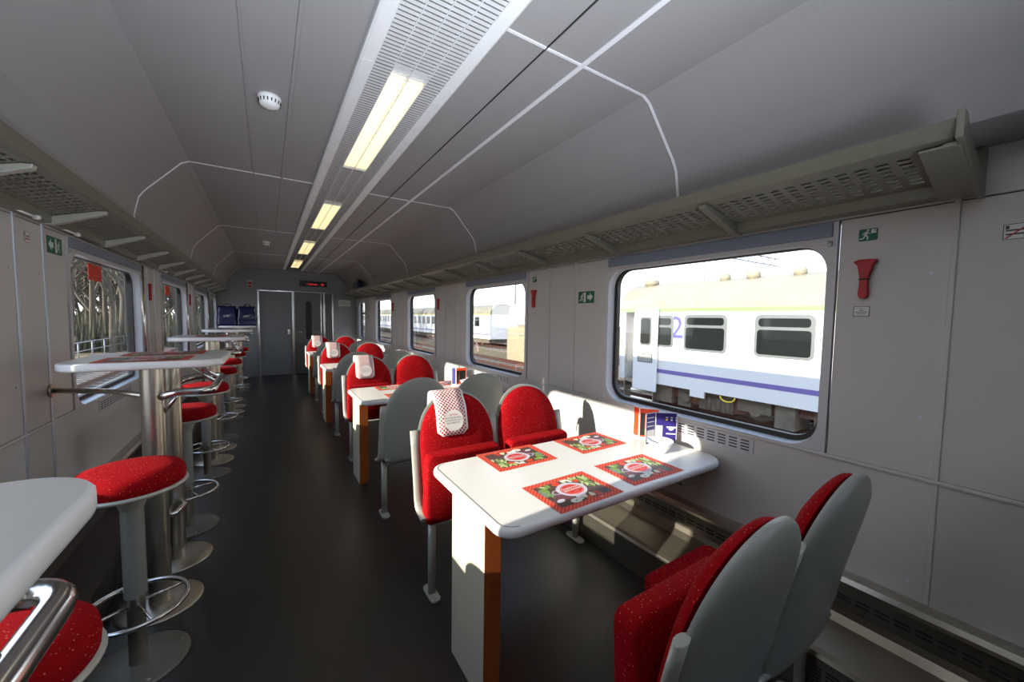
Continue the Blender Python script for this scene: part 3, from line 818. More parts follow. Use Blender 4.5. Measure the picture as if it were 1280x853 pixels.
def panel_xf(p, q, z0): # card panel from p to q (xy), u along, v up
    d = Vector((q[0]-p[0], q[1]-p[1], 0)); l = d.length; d.normalize(); n = Vector((d.y, -d.x, 0))
    return Matrix(((d.x, 0, n.x, p[0]), (d.y, 0, n.y, p[1]), (0, 1, 0, z0), (0, 0, 0, 1))), l
def menu_blue(loc, label):
    t = thing('menu_card', label, 'menu', loc, 0, 'standing menu cards on the dining tables')
    h = .185
    for nme, p, q in (('left_panel', (-.078, .003), (0, .0)), ('front_panel', (0, .0), (.090, -.075))):
        X_, l = panel_xf(p, q, 0)
        m = MB([M['blue'], M['p_white'], M['yellow']]); m.xf = X_
        m.box(0, l, 0, h, -.001, .001, 1); m.box(.004, l-.003, .012, h-.003, .0011, .0016, 0)
        o = m.build(nme, t, fix=True)
        m = MB([M['p_white'], M['yellow']]); m.xf = X_
        if nme == 'front_panel':
            for k, xx in enumerate((.055, .082, .108)): 
                m.box(xx, xx+.014, .155, .160, .0017, .0022, 0); m.box(xx+.002, xx+.011, .140, .148, .0017, .0022, 1 if k == 0 else 0)
            m.box(.062, .112, .098, .106, .0017, .0022, 0); m.prism([(.070, .094), (.104, .094), (.092, .084), (.080, .084)], 'z', .0017, .0022, 0)
            m.box(.060, .112, .062, .068, .0017, .0022, 0); m.box(.006, .040, .020, .11, .0017, .0022, 0)
        else:
            for k in range(5): m.box(.012, l-.012, .06+k*.024, .064+k*.024, .0017, .0022, 0)
            m.box(.01, l-.008, .02, .085, .0017, .0021, 0)
        m.build('printed_text', o)
    return t
menu_blue((1.853, 1.372, DT), 'folded blue menu card standing on the nearest table behind the bowl')
def menu_red(loc, label, rz, side=3):
    t = thing('menu_card', label, 'menu', loc, rz, 'standing menu cards on the dining tables')
    h = .185
    for nme, p, q in (('front_panel', (-.055, .0), (.055, -.02)), ('side_panel', (-.055, .0), (-.080, .05))):
        X_, l = panel_xf(p, q, 0)
        m = MB([M['menured'], M['p_white'], M['black'], M['blue']]); m.xf = X_
        m.box(0, l, 0, h, -.001, .001, 1)
        if nme == 'front_panel':
            m.box(.004, l-.004, .01, h-.004, .0011, .0016, 0); m.box(.035, l-.012, .05, h-.03, .0017, .002, 2); m.box(.006, .032, .02, h-.03, .0017, .002, 2)
        else: m.box(.004, l-.004, .01, h-.004, -.0018, -.0012, side); m.box(.004, l-.004, .01, h-.004, .0011, .0016, side)
        m.build(nme, t)
    return t
menu_red((1.905, 1.455, DT), 'orange-red menu card standing behind the blue one on the nearest table', -.75, 0)
menu_red((1.70, 1.40+PITCH, DT), 'red picture menu card standing on the second table by the window', .0)
menu_red((1.75, 1.40+2*PITCH, DT), 'red menu card on the third table, just showing over the seats', .0)

# ================================================================= BAR TABLES
BX, BZ = -.475, 1.23
def bar_table(y, label):
    t = thing('bar_table', label, 'bar table', (BX, y, 0), 0, 'tall white bar tables along the left wall')
    m = MB([M['topedge'], M['top']])
    def lay(d, z): return [(x, yy, z) for x, yy in rrect(-.31+d, .285-d, -.315+d, .315-d, [max(.10-d, .01)]*4, 8)]
    V = [[m.v(p) for p in lay(*a)] for a in ((.012, BZ-.038), (.002, BZ-.033), (0, BZ-.026), (0, BZ-.006), (.004, BZ-.001), (.008, BZ))]
    n = len(V[0])
    for a, b in zip(V, V[1:]):
        for i in range(n): m.face([a[i], a[(i+1) % n], b[(i+1) % n], b[i]], 0, True)
    m.face(V[0][::-1], 0); m.face(V[-1], 1); m.build('tabletop', t)
    for s in (-1, 1):
        m = MB(M['steel']); m.lathe([(.045, .012), (.045, BZ-.038)], (0, s*.21, 0), 28); po = m.build('post', t)
        m = MB(M['steel']); m.lathe([(0, 0), (.17, 0), (.17, .004), (.160, .009), (.05, .014), (0, .014)], (0, s*.21, 0), 40); m.build('base_plate', po)
    zr = 1.07
    m = MB(M['chrome'])
    def arc(cx, cy, r, a0, a1, n=6): return [(cx+r*math.cos(a0+(a1-a0)*k/n), cy+r*math.sin(a0+(a1-a0)*k/n), zr) for k in range(n+1)]
    m.tube([(.035, -.235, zr-.02)] + [(.06, -.25, zr-.012), (.10, -.252, zr)] + arc(.175, -.192, .06, -PI/2, 0) + arc(.175, .25, .06, 0, PI/2) + [(.10, .31, zr), (.05, .285, zr-.01), (.03, .235, zr-.02)], .019, 14)
    rl = m.build('handrail', t)
    for p, q in (((.235, -.02, zr), (.10, -.02, BZ-.036)), ((.235, .15, zr), (.10, .15, BZ-.036)), ((.11, -.252, zr), (.02, -.20, zr-.13))):
        m = MB(M['chrome']); m.tube([p, q], .009, 10); m.build('strut', rl)
    m = MB(M['chrome']); m.tube([(-.045, -.05, .385), (.03, 0.0, .36), (.06, .10, .36), (.03, .19, .36)], .014, 10); m.tube([(0, -.21, .36), (0, .21, .36)], .012, 10); m.build('foot_rail', t)
    m = MB(M['steel']); m.tube([(-.03, -.20, 1.055), (-.20, .02, 1.055), (L-BX+.012, .17, 1.055)], .014, 12); wb = m.build('wall_rail', t)
    m = MB(M['steel']); m.tube([(L-BX+.012, .17, 1.055), (L-BX+.001, .17, 1.055)], .036, 20); m.build('wall_flange', wb)
    return t
bl = ['near bar table at the bottom left corner, only its rounded white corner showing', 'white bar table on twin steel posts with two placemats, left of the aisle', 'third bar table along the left wall, beyond the twin-post table', 'far bar table by the end wall carrying the navy bags']
BY = 2.71
for k in range(4): bar_table(BY+(k-1)*PITCH, bl[k])
dup(pm, (BX-.02, BY-.17, BZ+.0006), 'placemat on the near side of the twin-post bar table', 0.0)
dup(pm, (BX-.0, BY+.16, BZ+.0006), 'placemat on the far side of the twin-post bar table', 3.14)
dup(pm, (BX-.0, BY+PITCH+.0, BZ+.0006), 'placemat on the third bar table along the left wall', 1.57)
m = MB(M['steel']); m.lathe([(0, 0), (.05, 0), (.055, .012), (.03, .02), (0, .02)]); o = m.build('ashtray'); o.location = (BX+.16, BY+PITCH+.2, BZ); tag(o, 'small round metal dish on the third bar table', 'dish')

# ---- stools
def stool():
    t = thing('bar_stool', '', 'stool', group='round red bar stools along the left wall')
    m = MB(M['red']); m.lathe([(0, .760), (.165, .760), (.172, .768), (.174, .790), (.170, .812), (.155, .828), (.11, .836), (0, .838)], seg=44); m.build('seat', t)
    m = MB(M['seatframe']); m.lathe([(0, .742), (.12, .742), (.174, .748), (.181, .756), (.178, .763), (.16, .766), (0, .766)], seg=44); m.lathe([(.034, .66), (.045, .69), (.06, .735), (.06, .742)], seg=24); m.build('seat_plate', t)
    m = MB(M['stoolpost']); m.lathe([(.036, .30), (.036, .70)], seg=24); m.lathe([(.028, .30), (.036, .30)], seg=24); m.build('upper_post', t)
    m = MB(M['steel']); m.lathe([(.029, .01), (.029, .31)], seg=24); m.build('lower_post', t)
    m = MB(M['chrome']); m.tube([(.165*math.cos(2*PI*k/40), .165*math.sin(2*PI*k/40), .255) for k in range(40)], .0095, 10, closed=True)
    rg = m.build('foot_ring', t)
    for k in range(4):
        a = .5+PI/2*k
        m = MB(M['chrome']); m.tube([(.027*math.cos(a), .027*math.sin(a), .262), (.163*math.cos(a), .163*math.sin(a), .255)], .006, 8); m.build('spoke', rg)
    m = MB(M['plate']); m.lathe([(0, 0), (.168, 0), (.168, .004), (.155, .010), (.06, .015), (.03, .016)], seg=44)
    bp = m.build('base_plate', t)
    m = MB(M['steel'])
    for k in range(4):
        a = .4+PI/2*k; m.lathe([(.008, .006), (.006, .0125), (0, .0125)], (.14*math.cos(a), .14*math.sin(a), 0), 10)
    m.build('bolt', bp)
    return t
st = stool()
yy = [(1.08, 'bar stool at the bottom left corner, partly hidden by the chrome handrail'), (2.10, 'bar stool with the large red seat, in front of the twin-post bar table'),
      (3.32, 'bar stool just behind the twin-post bar table'), (4.34, 'bar stool on the near side of the third bar table'), (5.56, 'bar stool right behind the third bar table'),
      (6.58, 'bar stool on the near side of the fourth bar table, far along the left wall'), (7.80, 'bar stool just behind the fourth bar table, one before the bags'), (8.82, 'bar stool in front of the table with navy bags')]
for i, (y, lb) in enumerate(yy):
    if i == 0: st.location = (BX, y, 0); st['label'] = lb
    else: dup(st, (BX, y, 0), lb)
# one more plain bar table between, as the spacing of the posts shows
dup([o for o in bpy.data.objects if o.get('label') == bl[2]][0], (BX, BY+2*PITCH, 0), 'fourth bar table along the left wall, before the one with bags').name
for o in [o for o in bpy.data.objects if o.get('label') == bl[3]]: o.location.y = BY+3*PITCH

# ---- navy bags
def bag(loc, rz, label, w_=.30, d_=.15, h_=.38, logo=True, seed=1):
    t = thing('carrier_bag', label, 'bag', loc, rz, 'navy plastic carrier bags')
    rnd = random.Random(seed); m = MB(M['bagblue']); rings = []
    nz = 10; n = 28
    for j in range(nz+1):
        z = h_*j/nz; s_ = 1-.12*(j/nz)**2+(.03 if j in (2, 3, 4) else 0)
        dd = d_*(1-.45*(j/nz)**1.5)
        ring = []
        for (x, y) in rrect(-w_/2*s_, w_/2*s_, -dd/2, dd/2, min(.03, dd/2-.002), 6):
            k = .005*math.sin(x*70+j*1.7+seed)+rnd.uniform(-.003, .003)
            ring.append(m.v((x+k, y+k*.6*(1 if y > 0 else -1)*(1 if j else 0), z + (.008*math.sin(x*40+seed) if j == nz else 0))))
        rings.append(ring)
    for a, b in zip(rings, rings[1:]):
        for i in range(n): m.face([a[i], a[(i+1) % n], b[(i+1) % n], b[i]], 0, True)
    m.face(rings[0][::-1]); m.face(rings[-1])
    m.build('body', t)
    m = MB(M['bagblue'])
    for s in (-1, 1): m.tube([(-.05, s*.02, h_-.02), (-.04, s*.02, h_+.03), (0, s*.015, h_+.045), (.04, s*.02, h_+.03), (.05, s*.02, h_-.02)], .005, 6)
    m.build('handle', t)
    if logo:
        m = MB(M['p_white']); y = -d_/2-.003; z = h_*.46
        m.xf = Matrix.Translation((0, -.004, 0))
        def par(x0, x1, z0, z1, sk=.5):
            m.prism([(x0+sk*(z0-z), z0), (x1+sk*(z0-z), z0), (x1+sk*(z1-z), z1), (x0+sk*(z1-z), z1)], 'y', y-.001, y+.004)
        par(-.052, -.046, z, z+.032); par(-.052, -.016, z, z+.006); par(-.030, -.016, z+.026, z+.032); par(-.008, -.002, z, z+.032); par(-.008, .020, z+.026, z+.032); par(-.008, .020, z, z+.006); par(.028, .034, z, z+.034)
        par(.034, .050, z+.030, z+.036)
        m.build('logo', t)
    return t
bz = BZ+.0015; by = BY+3*PITCH
bag((BX-.17, by-.21, bz), .05, 'left navy bag with white logo in the front row on the far bar table', seed=1)
bag((BX+.15, by-.21, bz), -.04, 'right navy bag with white logo in the front row on the far bar table', seed=2)
bag((BX-.16, by+.0, bz), .1, 'navy bag in the middle row on the far bar table, left', seed=3, logo=False)
bag((BX+.16, by+.0, bz), -.1, 'navy bag in the middle row on the far bar table, right', seed=4, logo=False)
bag((BX+.10, by+.21, bz), -.1, 'navy bag at the back of the far bar table, by the wall side', seed=5, logo=False, h_=.34)
bag((1.655, 8.7, 2.036), 1.571, 'navy bag lying up on the right luggage rack near the end wall', w_=.50, d_=.14, h_=.17, seed=6, logo=False)

# ================================================================= WALL SIGNS
def wsx(side, y, z):   # u = toward reading direction, v up, n into the room
    if side == 'right': return Matrix(((0, 0, -1, R), (-1, 0, 0, y), (0, 1, 0, z), (0, 0, 0, 1)))
    return Matrix(((0, 0, 1, L), (1, 0, 0, y), (0, 1, 0, z), (0, 0, 0, 1)))
def runner(m, x, y, s, mi, z=.0012):
    def seg(a, b, w_): 
        a = Vector(a); b = Vector(b); d = (b-a).normalized(); n = Vector((-d.y, d.x))*w_/2
        m.poly([(x+s*p.x, y+s*p.y, z) for p in (a-n, b-n, b+n, a+n)], mi)
    m.poly([(x+s*(.12+.09*math.cos(k*PI/6)), y+s*(.42+.09*math.sin(k*PI/6)), z) for k in range(12)], mi)
    seg((.05, .30), (-.05, -.02), .20); seg((-.04, .0), (.12, -.14), .11); seg((.12, -.12), (.10, -.40), .10)
    seg((-.06, .02), (-.18, -.26), .11); seg((-.16, -.26), (-.45, -.30), .10); seg((.05, .28), (.24, .12), .07); seg((.04, .28), (-.20, .18), .07); seg((-.19, .2), (-.24, .02), .06)
def sign_hammer(side, y, z, label, grp):
    s = .045
    m = MB([M['green'], M['signwhite'], M['dark']]); m.xf = wsx(side, y, z) @ Matrix.Scale(.52, 4)
    m.prism(rrect(-.055, .055, -.045, .045, .012), 'z', 0.0005, .003, 0)
    runner(m, -.012, -.002, .085, 1, .0034); m.poly([(.016, .008, .0034), (.045, .008, .0034), (.045, .038, .0034), (.016, .038, .0034)], 1); m.poly([(.036, .018, .0037), (.040, .018, .0037), (.040, .034, .0037), (.036, .034, .0037)], 2)
    return tag(m.build('escape_sign', fix=False), label, 'sign', grp)
def hammer(side, y, z, label, grp):
    t = thing('emergency_hammer', label, 'emergency hammer', group=grp)
    X_ = wsx(side, y, z); t.matrix_world = X_
    m = MB(M['sigred']); out = [(-.058, .095), (-.050, .082), (-.036, .070), (-.026, .02), (-.020, -.015), (-.022, -.06), (-.026, -.10), (-.020, -.125), (0, -.132), (.020, -.125), (.026, -.10), (.022, -.06), (.020, -.015), (.030, .02), (.044, .072), (.056, .088), (.058, .1), (.02, .104), (-.03, .104)]
    out = [(a*.62, b*.66) for a, b in out]
    m.prism(out, 'z', .0005, .022); m.build('red_cover', t, bevel=.004)
    m = MB(M['dark']); m.box(-.015, .015, -.012, -.006, .001, .024); m.build('seal_band', t, bevel=.002)
    return t
def arrow_sign(side, y, z, label):
    m = MB([M['green'], M['signwhite'], M['dark']]); m.xf = wsx(side, y, z) @ Matrix.Scale(.79, 4)
    m.box(-.105, .105, -.055, .055, .0005, .003, 0)
    sg = 1 if side == 'right' else -1
    def f(pts, mi): m.poly([(sg*a if True else a, b, .0034) for a, b in pts], mi)
    f([(-.030, -.046), (-.004, -.046), (-.004, .046), (-.030, .046)], 1)
    f([(.018, -.018), (.052, -.018), (.044, -.042), (.090, .0), (.048, .042), (.052, .018), (.018, .018)], 1)
    runner(m, sg*-.055, -.004, .085*1.0, 1, .0036)
    return tag(m.build('exit_sign', fix=False), label, 'sign')
def crossed_sign(side, y, z, label, sc=.47):
    m = MB([M['ink'], M['signwhite'], M['sigred'], M['p_purple']]); m.xf = wsx(side, y, z) @ Matrix.Scale(sc, 4)
    m.box(-.062, .062, -.052, .052, .0005, .002, 0); m.poly([(-.058, -.048, .0024), (.058, -.048, .0024), (.058, .048, .0024), (-.058, .048, .0024)], 1)
    for z0 in (-.022, .004): m.poly([(-.050, z0, .0028), (.050, z0, .0028), (.050, z0+.010, .0028), (-.050, z0+.010, .0028)], 0)
    m.poly([(-.052, .018, .0028), (-.036, .018, .0028), (-.036, .042, .0028), (-.052, .042, .0028)], 0)
    m.poly([(-.056, -.044, .0032), (-.044, -.044, .0032), (.056, .044, .0032), (.044, .044, .0032)], 2)
    return tag(m.build('prohibition_sign', fix=False), label, 'sign')
def small_note(side, y, z, label):
    m = MB([M['ink'], M['signwhite']]); m.xf = wsx(side, y, z) @ Matrix.Scale(.72, 4)
    m.box(-.035, .035, -.028, .028, .0005, .0015, 0); m.poly([(-.032, -.025, .0018), (.032, -.025, .0018), (.032, .025, .0018), (-.032, .025, .0018)], 1)
    for k, w_ in enumerate((.008, .012, .026, .018)): 
        z0 = .012-k*.009; m.poly([(-w_, z0, .0021), (w_, z0, .0021), (w_, z0+.003, .0021), (-w_, z0+.003, .0021)], 0)
    return tag(m.build('notice_plate', fix=False), label, 'notice', 'small white plates under the right hammers')
gh = 'green hammer signs on the right wall'; g2 = 'red emergency hammers'
sign_hammer('right', .54, 1.805, 'green running-man sign right of the large near window', gh)
hammer('right', .54, 1.64, 'large red emergency hammer right of the near window', g2)
small_note('right', .545, 1.505, 'small white plate under the nearest red hammer')
sign_hammer('right', 2.77, 1.80, 'small green sign left of the arrow sign, above a red hammer', gh)
hammer('right', 2.77, 1.64, 'red emergency hammer between the near and second right windows', g2)
small_note('right', 2.77, 1.505, 'tiny white plate under the second red hammer')
hammer('right', 5.01, 1.64, 'red emergency hammer between the second and third right windows', g2)
hammer('right', 7.25, 1.64, 'red emergency hammer between the third and fourth right windows', g2)
hammer('left', 4.90, 1.66, 'red emergency hammer beyond the large left window', g2)
hammer('left', 7.14, 1.66, 'red emergency hammer beyond the second left window', g2)
arrow_sign('right', 2.115, 1.62, 'green exit sign with white arrow left of the near right window')
arrow_sign('left', 3.01, 1.80, 'green exit sign with arrow pointing left on the left wall')
crossed_sign('right', .18, 1.755, 'white sign with red slash at the far right edge of the photo')
crossed_sign('left', 2.74, 1.80, 'narrow-looking white crossed-out sign on the left wall')
crossed_sign('right', 4.62, 1.62, 'small crossed-out sign on the right wall between second and third windows', .35)
# red stickers on the left panes
for k, (y, z, lb) in enumerate(((3.80, 1.725, 'red panel at the top of the large left window'), (6.1, 1.725, 'red panel at the top of the second left window'))):
    m = MB([M['menured'], M['p_red']]); m.xf = wsx('left', y, z); m.box(-.12, .12, -.055, .055, -.0605, -.059, 0)
    for q in range(4): m.box(-.10, .10, -.035+q*.022, -.028+q*.022, -.0595, -.0585, 1)
    tag(m.build('window_sticker'), lb, 'sticker', 'red panels on the left panes')
# coat hooks under the left rack
for y in (2.55, 3.0, 5.24):
    m = MB(M['white']); m.tube([(L+.002, y, 1.90), (L+.03, y, 1.895), (L+.05, y+.02, 1.885), (L+.055, y+.12, 1.885)], .005, 8); m.lathe([(0, -.012), (.012, -.008), (.014, 0), (.012, .008), (0, .012)], (L+.055, y+.125, 1.885), 12)
    tag(m.build('coat_hook'), {2.55: 'wire coat hook with white knob under the left rack, by the crossed-out sign', 3.0: 'wire coat hook with white knob under the left rack, above the arrow sign', 5.24: 'far wire coat hook under the left rack beyond the large window'}[y], 'hook', 'coat hooks under the left rack')

# ================================================================= OUTSIDE
GZ = -1.25
m = MB(M['ground']); n = 24
gv = [[m.v((-60+170*i/n, -40+190*j/n, GZ+(.0 if abs(-60+170*i/n) < 9 else random.uniform(-.05, .06)))) for j in range(n+1)] for i in range(n+1)]
for i in range(n):
    for j in range(n): m.face([gv[i][j], gv[i+1][j], gv[i+1][j+1], gv[i][j+1]], 0, True)
struct(m.build('ground'))

def track(xc, y0, y1, label):
    t = thing('railway_track', label, 'railway track', (xc, y0, GZ), 0, 'tracks outside the windows'); Ln = y1-y0
    m = MB(M['ballast']); m.prism([(-1.9, -.1), (-1.5, .12), (1.5, .12), (1.9, -.1)], 'y', 0, Ln); b = m.build('ballast_bed', t)
    m = MB(M['sleeper']); y = .3
    while y < Ln: m.box(-1.25, 1.25, y, y+.25, .10, .16); y += .65
    s_ = m.build('sleepers', t); s_['kind'] = 'stuff'
    for s in (-1, 1):
        m = MB(M['rail']); x = s*.7525
        m.prism([(x-.07, .16), (x+.07, .16), (x+.012, .19), (x+.012, .29), (x+.035, .30), (x+.035, .33), (x-.035, .33), (x-.035, .30), (x-.012, .29), (x-.012, .19)], 'y', 0, Ln); m.build('rail', t)
    return t
track(5.6, -12, 70, 'railway track just outside the right windows')
track(10.95, -20, 60, 'railway track under the white coach with the violet stripe')
track(17.4, 14, 90, 'railway track under the distant row of white coaches')
track(-6.0, -12, 60, 'railway track outside the left windows')

CO_X = 9.5
def coach(yA, yB, X, wins, label, door=False, detail=True, number=False, stripe='coachgreen', ztop=2.62, width=2.85, grp=None):
    t = thing('railway_coach', label, 'railway coach', (X, yA, GZ+.3), 0, grp or 'white railway coaches outside'); oz = GZ+.3; Ln = yB-yA
    def zz(z): return z-oz
    m = MB([M['coach'], M[stripe], M['coachpurple']])
    dz0, dy0, dy1 = -.40, Ln-1.35, Ln-.20
    if door:
        m.box(0, .06, 0, dy0, zz(-.38), zz(1.76), 0); m.box(0, .06, dy1, Ln, zz(-.38), zz(1.76), 0); m.box(0, .06, dy0, dy1, zz(1.70), zz(1.76), 0)
        m.box(.06, width, 0, dy0-.0, zz(-.38), zz(1.76), 0); m.box(1.4, width, dy0, Ln, zz(-.38), zz(1.76), 0); m.box(.06, 1.4, dy1+.05, Ln, zz(-.38), zz(1.76), 0)
    else: m.box(0, width, 0, Ln, zz(-.38), zz(1.76), 0)
    m.box(-.004, .0, 0, Ln, zz(1.70), zz(1.80), 1)
    m.box(-.004, .0, 0, dy0 if door else Ln, zz(-.05), zz(.06), 2)
    m.build('body', t)
    m = MB(M['coachroof']); c = width/2
    prof = [(0.0, zz(1.76))] + [(c-c*math.cos(a)**.8 if a < PI/2 else c, zz(1.80)+(ztop-1.80)*math.sin(a)) for a in [PI/2*k/8 for k in range(9)]]
    prof = prof + [(width-x, z) for x, z in prof[::-1]][1:]
    m.prism(prof, 'y', -.02, Ln+.02, 0); m.build('roof', t)
    for (wy, wh, z0, z1) in wins:
        m = MB([M['coachframe']]); a, b = wy-yA-wh/2, wy-yA+wh/2
        m.prism(rrect(a, b, zz(z0), zz(z1), .12), 'x', -.02, .002); f = m.build('window', t, bevel=.008)
        m = MB([M['coachglass']]); m.prism(rrect(a+.06, b-.06, zz(z0+.06), zz(z1-.34), .07), 'x', -.024, -.018)
        m.prism(rrect(a+.08, b-.08, zz(z1-.27), zz(z1-.08), .07), 'x', -.024, -.018); m.build('pane', f)
    m = MB([M['rust'], M['under']])
    if detail:
        m.box(.3, width-.3, .2, Ln-.3, zz(-.62), zz(-.38), 0)
        rnd = random.Random(5)
        y = .5
        while y < Ln-1.2:
            l_ = rnd.uniform(.3, .9); m.box(.12+rnd.uniform(0, .2), .9, y, y+l_, zz(-.38-rnd.uniform(.25, .55)), zz(-.37), rnd.randint(0, 1)); y += l_+rnd.uniform(.1, .3)
    else: m.box(.2, width-.2, .5, Ln-.5, zz(-.75), zz(-.38), 1)
    m.build('underframe', t)
    for yc_ in (Ln-3.1, 3.1):
        m = MB([M['rust'], M['under']]); m.prism([(yc_-1.6, zz(-.62)), (yc_-1.5, zz(-.50)), (yc_-.5, zz(-.48)), (yc_-.3, zz(-.70)), (yc_+.3, zz(-.70)), (yc_+.5, zz(-.48)), (yc_+1.5, zz(-.50)), (yc_+1.6, zz(-.62)), (yc_+.3, zz(-.86)), (yc_-.3, zz(-.86))], 'x', .28, .40, 0)
        for d in (-.9, .9): m.tube([(.18, yc_+d, zz(-.66)), (.42, yc_+d, zz(-.66))], .13, 16, 1)
        for d in (-.25, 0, .25): m.tube([(.26, yc_+d, zz(-.86)), (.26, yc_+d, zz(-.52))], .075, 10, 1)
        bg_ = m.build('bogie', t)
        for d in (-.9, .9):
            m = MB(M['under']); m.tube([(.42, yc_+d, zz(-.50)+.0), (.55, yc_+d, zz(-.50))], .42, 28, 0); m.build('wheel', bg_)
    return t, zz, Ln, dy0, dy1
ct, zz, Ln, dy0, dy1 = coach(-14, 8.45, CO_X, [(3.87, 1.17, .66, 1.62), (5.66, 1.15, .66, 1.62), (6.86, .62, .70, 1.60), (2.08, 1.17, .66, 1.62), (.29, 1.17, .66, 1.62), (-1.5, 1.17, .66, 1.62)],
     'white coach with violet stripe and open door, seen through the large right window', door=True)
m = MB(M['coachnumber']); m.text('2', .86, Matrix(((0, 0, -1, -.004), (-1, 0, 0, 6.46+14), (0, 1, 0, zz(1.24)), (0, 0, 0, 1))), bold=.007); m.build('class_number', ct)
m = MB(M['coach']); m.box(-.10, -.05, dy0-.10, dy0+.74, zz(-.62), zz(1.78), 0); dl = m.build('door', ct, bevel=.02); dl['label'] = 'open white door leaf'
m = MB([M['coachframe'], M['coachglass']]); ym = dy0+.30
m.prism(rrect(ym-.20, ym+.20, zz(.72), zz(1.56), .09), 'x', -.115, -.10, 0); m.prism(rrect(ym-.16, ym+.16, zz(.77), zz(1.51), .07), 'x', -.12, -.112, 1); m.build('door_window', dl)
m = MB([M['coachframe'], M['concrete']]); m.box(-.112, -.10, ym-.26, ym+.26, zz(.22), zz(.48), 0); m.box(-.116, -.11, ym-.235, ym+.235, zz(.245), zz(.455), 1); m.build('door_plate', dl)
m = MB([M['wall'], M['steel'], M['sigred']]); m.box(.5, .52, dy0, dy1+.05, zz(-.38), zz(1.7), 0); m.box(.02, 1.3, dy0, dy1, zz(-.45), zz(-.36), 1)
m.box(.03, .05, dy1-.06, dy1-.03, zz(.1), zz(.7), 1); m.box(.48, .5, dy1-.20, dy1-.12, zz(1.15), zz(1.4), 2); m.box(.48, .5, dy1-.34, dy1-.25, zz(.8), zz(.95), 1); m.build('vestibule', ct)
m = MB([M['steel'], M['dark']])
for k in range(3): m.box(-.05+.1*k, .3+.1*k, dy0+.05, dy1-.05, zz(-.98+.24*k), zz(-.95+.24*k), 0)
for yv in (dy0+.03, dy1-.05): m.box(-.02, .28, yv, yv+.03, zz(-1.0), zz(-.42), 0)
m.build('steps', ct)
m = MB(M['coachroof'])
for yv, rv in ((7.9, .22), (5.6, .13), (4.9, .16), (3.9, .13)):
    m.lathe([(rv*.7, 0), (rv*.7, .10), (rv, .12), (rv, .22), (rv*.8, .27), (0, .28)], (.75, yv+14, zz(2.44)), 20)
m.build('roof_vent', ct)
m = MB(M['yellow']); m.tube([(-.01, 5.0+14+.18*math.cos(a), zz(-.40)+.12*math.sin(a)) for a in [PI+PI*k/8 for k in range(9)]], .018, 8); m.build('brake_handle', ct)
m = MB(M['coach']); m.box(-.003, .05, 5.6+14, 6.0+14, zz(-.55), zz(-.37)); m.build('skirt_panel', ct)

FX = 16.0
def far_wins(a, b, step=1.55): 
    out = []; y = a+2.4
    while y < b-1.6: out.append((y, .95, .66, 1.55)); y += step
    return out
gl = 'row of distant white coaches'
coach(28.5, 50, FX, far_wins(28.5, 50), 'distant white coach with yellow stripe, nearest of the row beyond the second window', detail=False, stripe='yellowstripe', grp=gl)
coach(50.6, 72, FX, far_wins(50.6, 72), 'distant white coach in the middle of the row, seen through the third window', detail=False, stripe='yellowstripe', grp=gl)
coach(72.6, 90, FX, far_wins(72.6, 90), 'farthest white coach of the row, seen through the fourth window', detail=False, stripe='yellowstripe', grp=gl)
# cream hut with a white rounded cabin above
t = thing('trackside_hut', 'cream walled hut with white rounded upper cabin beyond the near track', 'hut', (12.75, 16.5, GZ))
m = MB([M['hut'], M['concrete']]); m.box(0, 2.6, 0, 4.0, 0, 2.30, 0); m.box(-.05, 2.65, -.05, 4.05, 1.72, 1.78, 1); m.box(-.08, 2.7, -.08, 4.08, 2.30, 2.36, 1); m.build('wall', t)
m = MB([M['coach']]); m.prism([(0.0, 2.36), (0, 3.0), (.15, 3.35), (.55, 3.6), (1.3, 3.7), (2.05, 3.6), (2.45, 3.35), (2.6, 3.0), (2.6, 2.36)], 'y', .1, 3.9); m.build('upper_cabin', t, bevel=.03)
m = MB([M['coachglass']]); m.box(-.02, .02, .3, 1.05, 2.62, 3.05); m.box(-.02, .02, 1.5, 2.0, 2.62, 3.05); m.build('window', t)
# catenary masts with gantry beams
def mast(x, y, label, beam=True):
    t = thing('catenary_mast', label, 'mast', (x, y, GZ), 0, 'overhead line masts')
    m = MB(M['wire']); m.tube([(0, 0, 0), (0, 0, 8.2)], .065, 10); m.build('pole', t)
    if beam:
        m = MB(M['wire'])
        for z in (6.6, 7.1): m.box(-9, 9, -.04, .04, z, z+.06)
        for k in range(18): m.tube([(-9+k, 0, 6.63), (-8.5+k, 0, 7.13)], .02, 6); m.tube([(-8.5+k, 0, 7.13), (-8+k, 0, 6.63)], .02, 6)
        m.build('gantry_beam', t)
mast(14.2, 21.9, 'overhead line mast seen through the second window')
mast(14.2, 45, 'overhead line mast seen through the third window')
mast(14.2, 70, 'farthest overhead line mast beyond the fourth window')
mast(21.5, 13, 'overhead line mast behind the white coach in the large window')

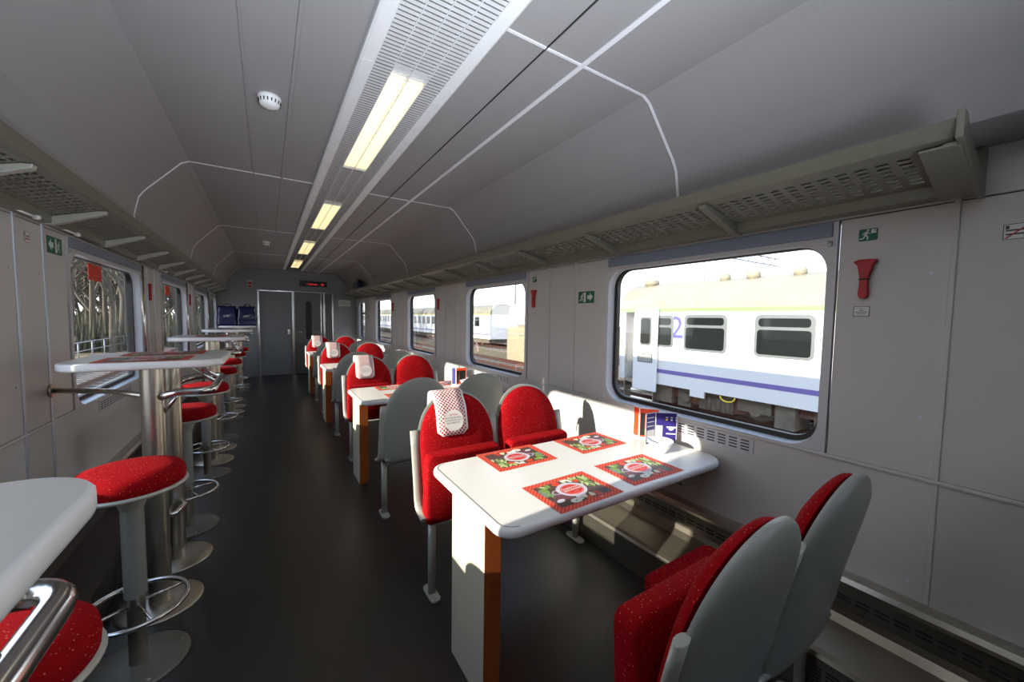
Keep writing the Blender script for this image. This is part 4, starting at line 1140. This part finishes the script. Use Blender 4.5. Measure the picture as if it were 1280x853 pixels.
# bare trees beyond the left windows
def tree(seed, h):
    rnd = random.Random(seed); m = MB(M['bark'])
    def grow(p, d, l, r, lv):
        q = p + d*l; mid = (p+q)/2 + Vector((rnd.uniform(-1, 1), rnd.uniform(-1, 1), 0))*l*.06
        m.tube([p, mid, q], [r, r*.82, r*.6], 6 if lv < 2 else 4, caps=False)
        if lv >= 5: return
        nb = 5 if lv == 0 else (4 if lv < 3 else 3)
        for k in range(nb):
            f = rnd.uniform(.35, 1.0); st_ = p+d*l*f if lv else p+d*l*rnd.uniform(.4, 1.0)
            az = rnd.uniform(0, 2*PI); el_ = rnd.uniform(.35, .9)
            nd = (d*math.cos(el_)+Vector((math.cos(az), math.sin(az), .25)).normalized()*math.sin(el_)).normalized()
            grow(st_, nd, l*rnd.uniform(.45, .68), r*.5, lv+1)
    grow(Vector((0, 0, 0)), Vector((rnd.uniform(-.05, .05), rnd.uniform(-.05, .05), 1)).normalized(), h*.55, h*.018, 0)
    return m.bm, m
protos = []
for sd_, h_ in ((1, 10), (2, 12), (3, 9), (4, 11)):
    bm_, m = tree(sd_, h_); protos.append(m.build('bare_tree', fix=False))
gt = 'bare trees beyond the left windows'
rnd = random.Random(11); k = 0
spots = []
for i in range(64):
    az = math.radians(5.0+14.0*((i*0.618) % 1.0)); dd = 34+50*i/64+rnd.uniform(-2, 2)
    if dd*math.sin(az) < 6.5: dd = 6.5/math.sin(az)+rnd.uniform(0, 10)
    spots.append((-dd*math.sin(az), dd*math.cos(az)))
for i, (x, y) in enumerate(spots):
    if i < 4: o = protos[i]
    else: o = protos[i % 4].copy(); COL.objects.link(o)
    o.location = (x, y, GZ-.05); o.rotation_euler = (0, 0, rnd.uniform(0, 6)); s_ = rnd.uniform(.85, 1.25); o.scale = (s_, s_, s_)
    tag(o, 'leafless grey-brown tree in the wood seen through the left windows', 'tree', gt)
m = MB(M['leafy'])
rnd = random.Random(4)
for k in range(9000):
    az = math.radians(rnd.uniform(3.5, 20)); dd = rnd.uniform(38, 95); x, y = -dd*math.sin(az), dd*math.cos(az); a = rnd.uniform(0, PI); h = rnd.uniform(.4, 3.2); w_ = rnd.uniform(.04, .14)
    dx, dy = rnd.uniform(-.25, .25), rnd.uniform(-.25, .25)
    m.poly([(x-w_*math.cos(a), y-w_*math.sin(a), GZ-.05), (x+w_*math.cos(a), y+w_*math.sin(a), GZ-.05), (x+dx, y+dy, GZ+h)])
tag(m.build('undergrowth', fix=False), 'olive brown undergrowth below the bare trees on the left', 'undergrowth', kind='stuff')
# low platform with a railing on the left
t = thing('platform', 'low concrete platform edge outside the left windows', 'platform', (-3.2, -5, GZ))
m = MB(M['concrete']); m.box(-1.0, 0.4, 0, 55, 0, .55); m.build('slab', t, bevel=.02)
t = thing('railing', 'pale metal railing outside the left windows', 'railing', (-8.6, 8, GZ))
for k in range(18):
    m = MB(M['wire']); m.tube([(0, k*2.0, 0), (0, k*2.0, 1.05)], .03, 8); m.build('post', t)
m = MB(M['wire'])
for z in (.55, 1.03): m.tube([(0, 0, z), (0, 34, z)], .025, 8)
m.build('bar', t)
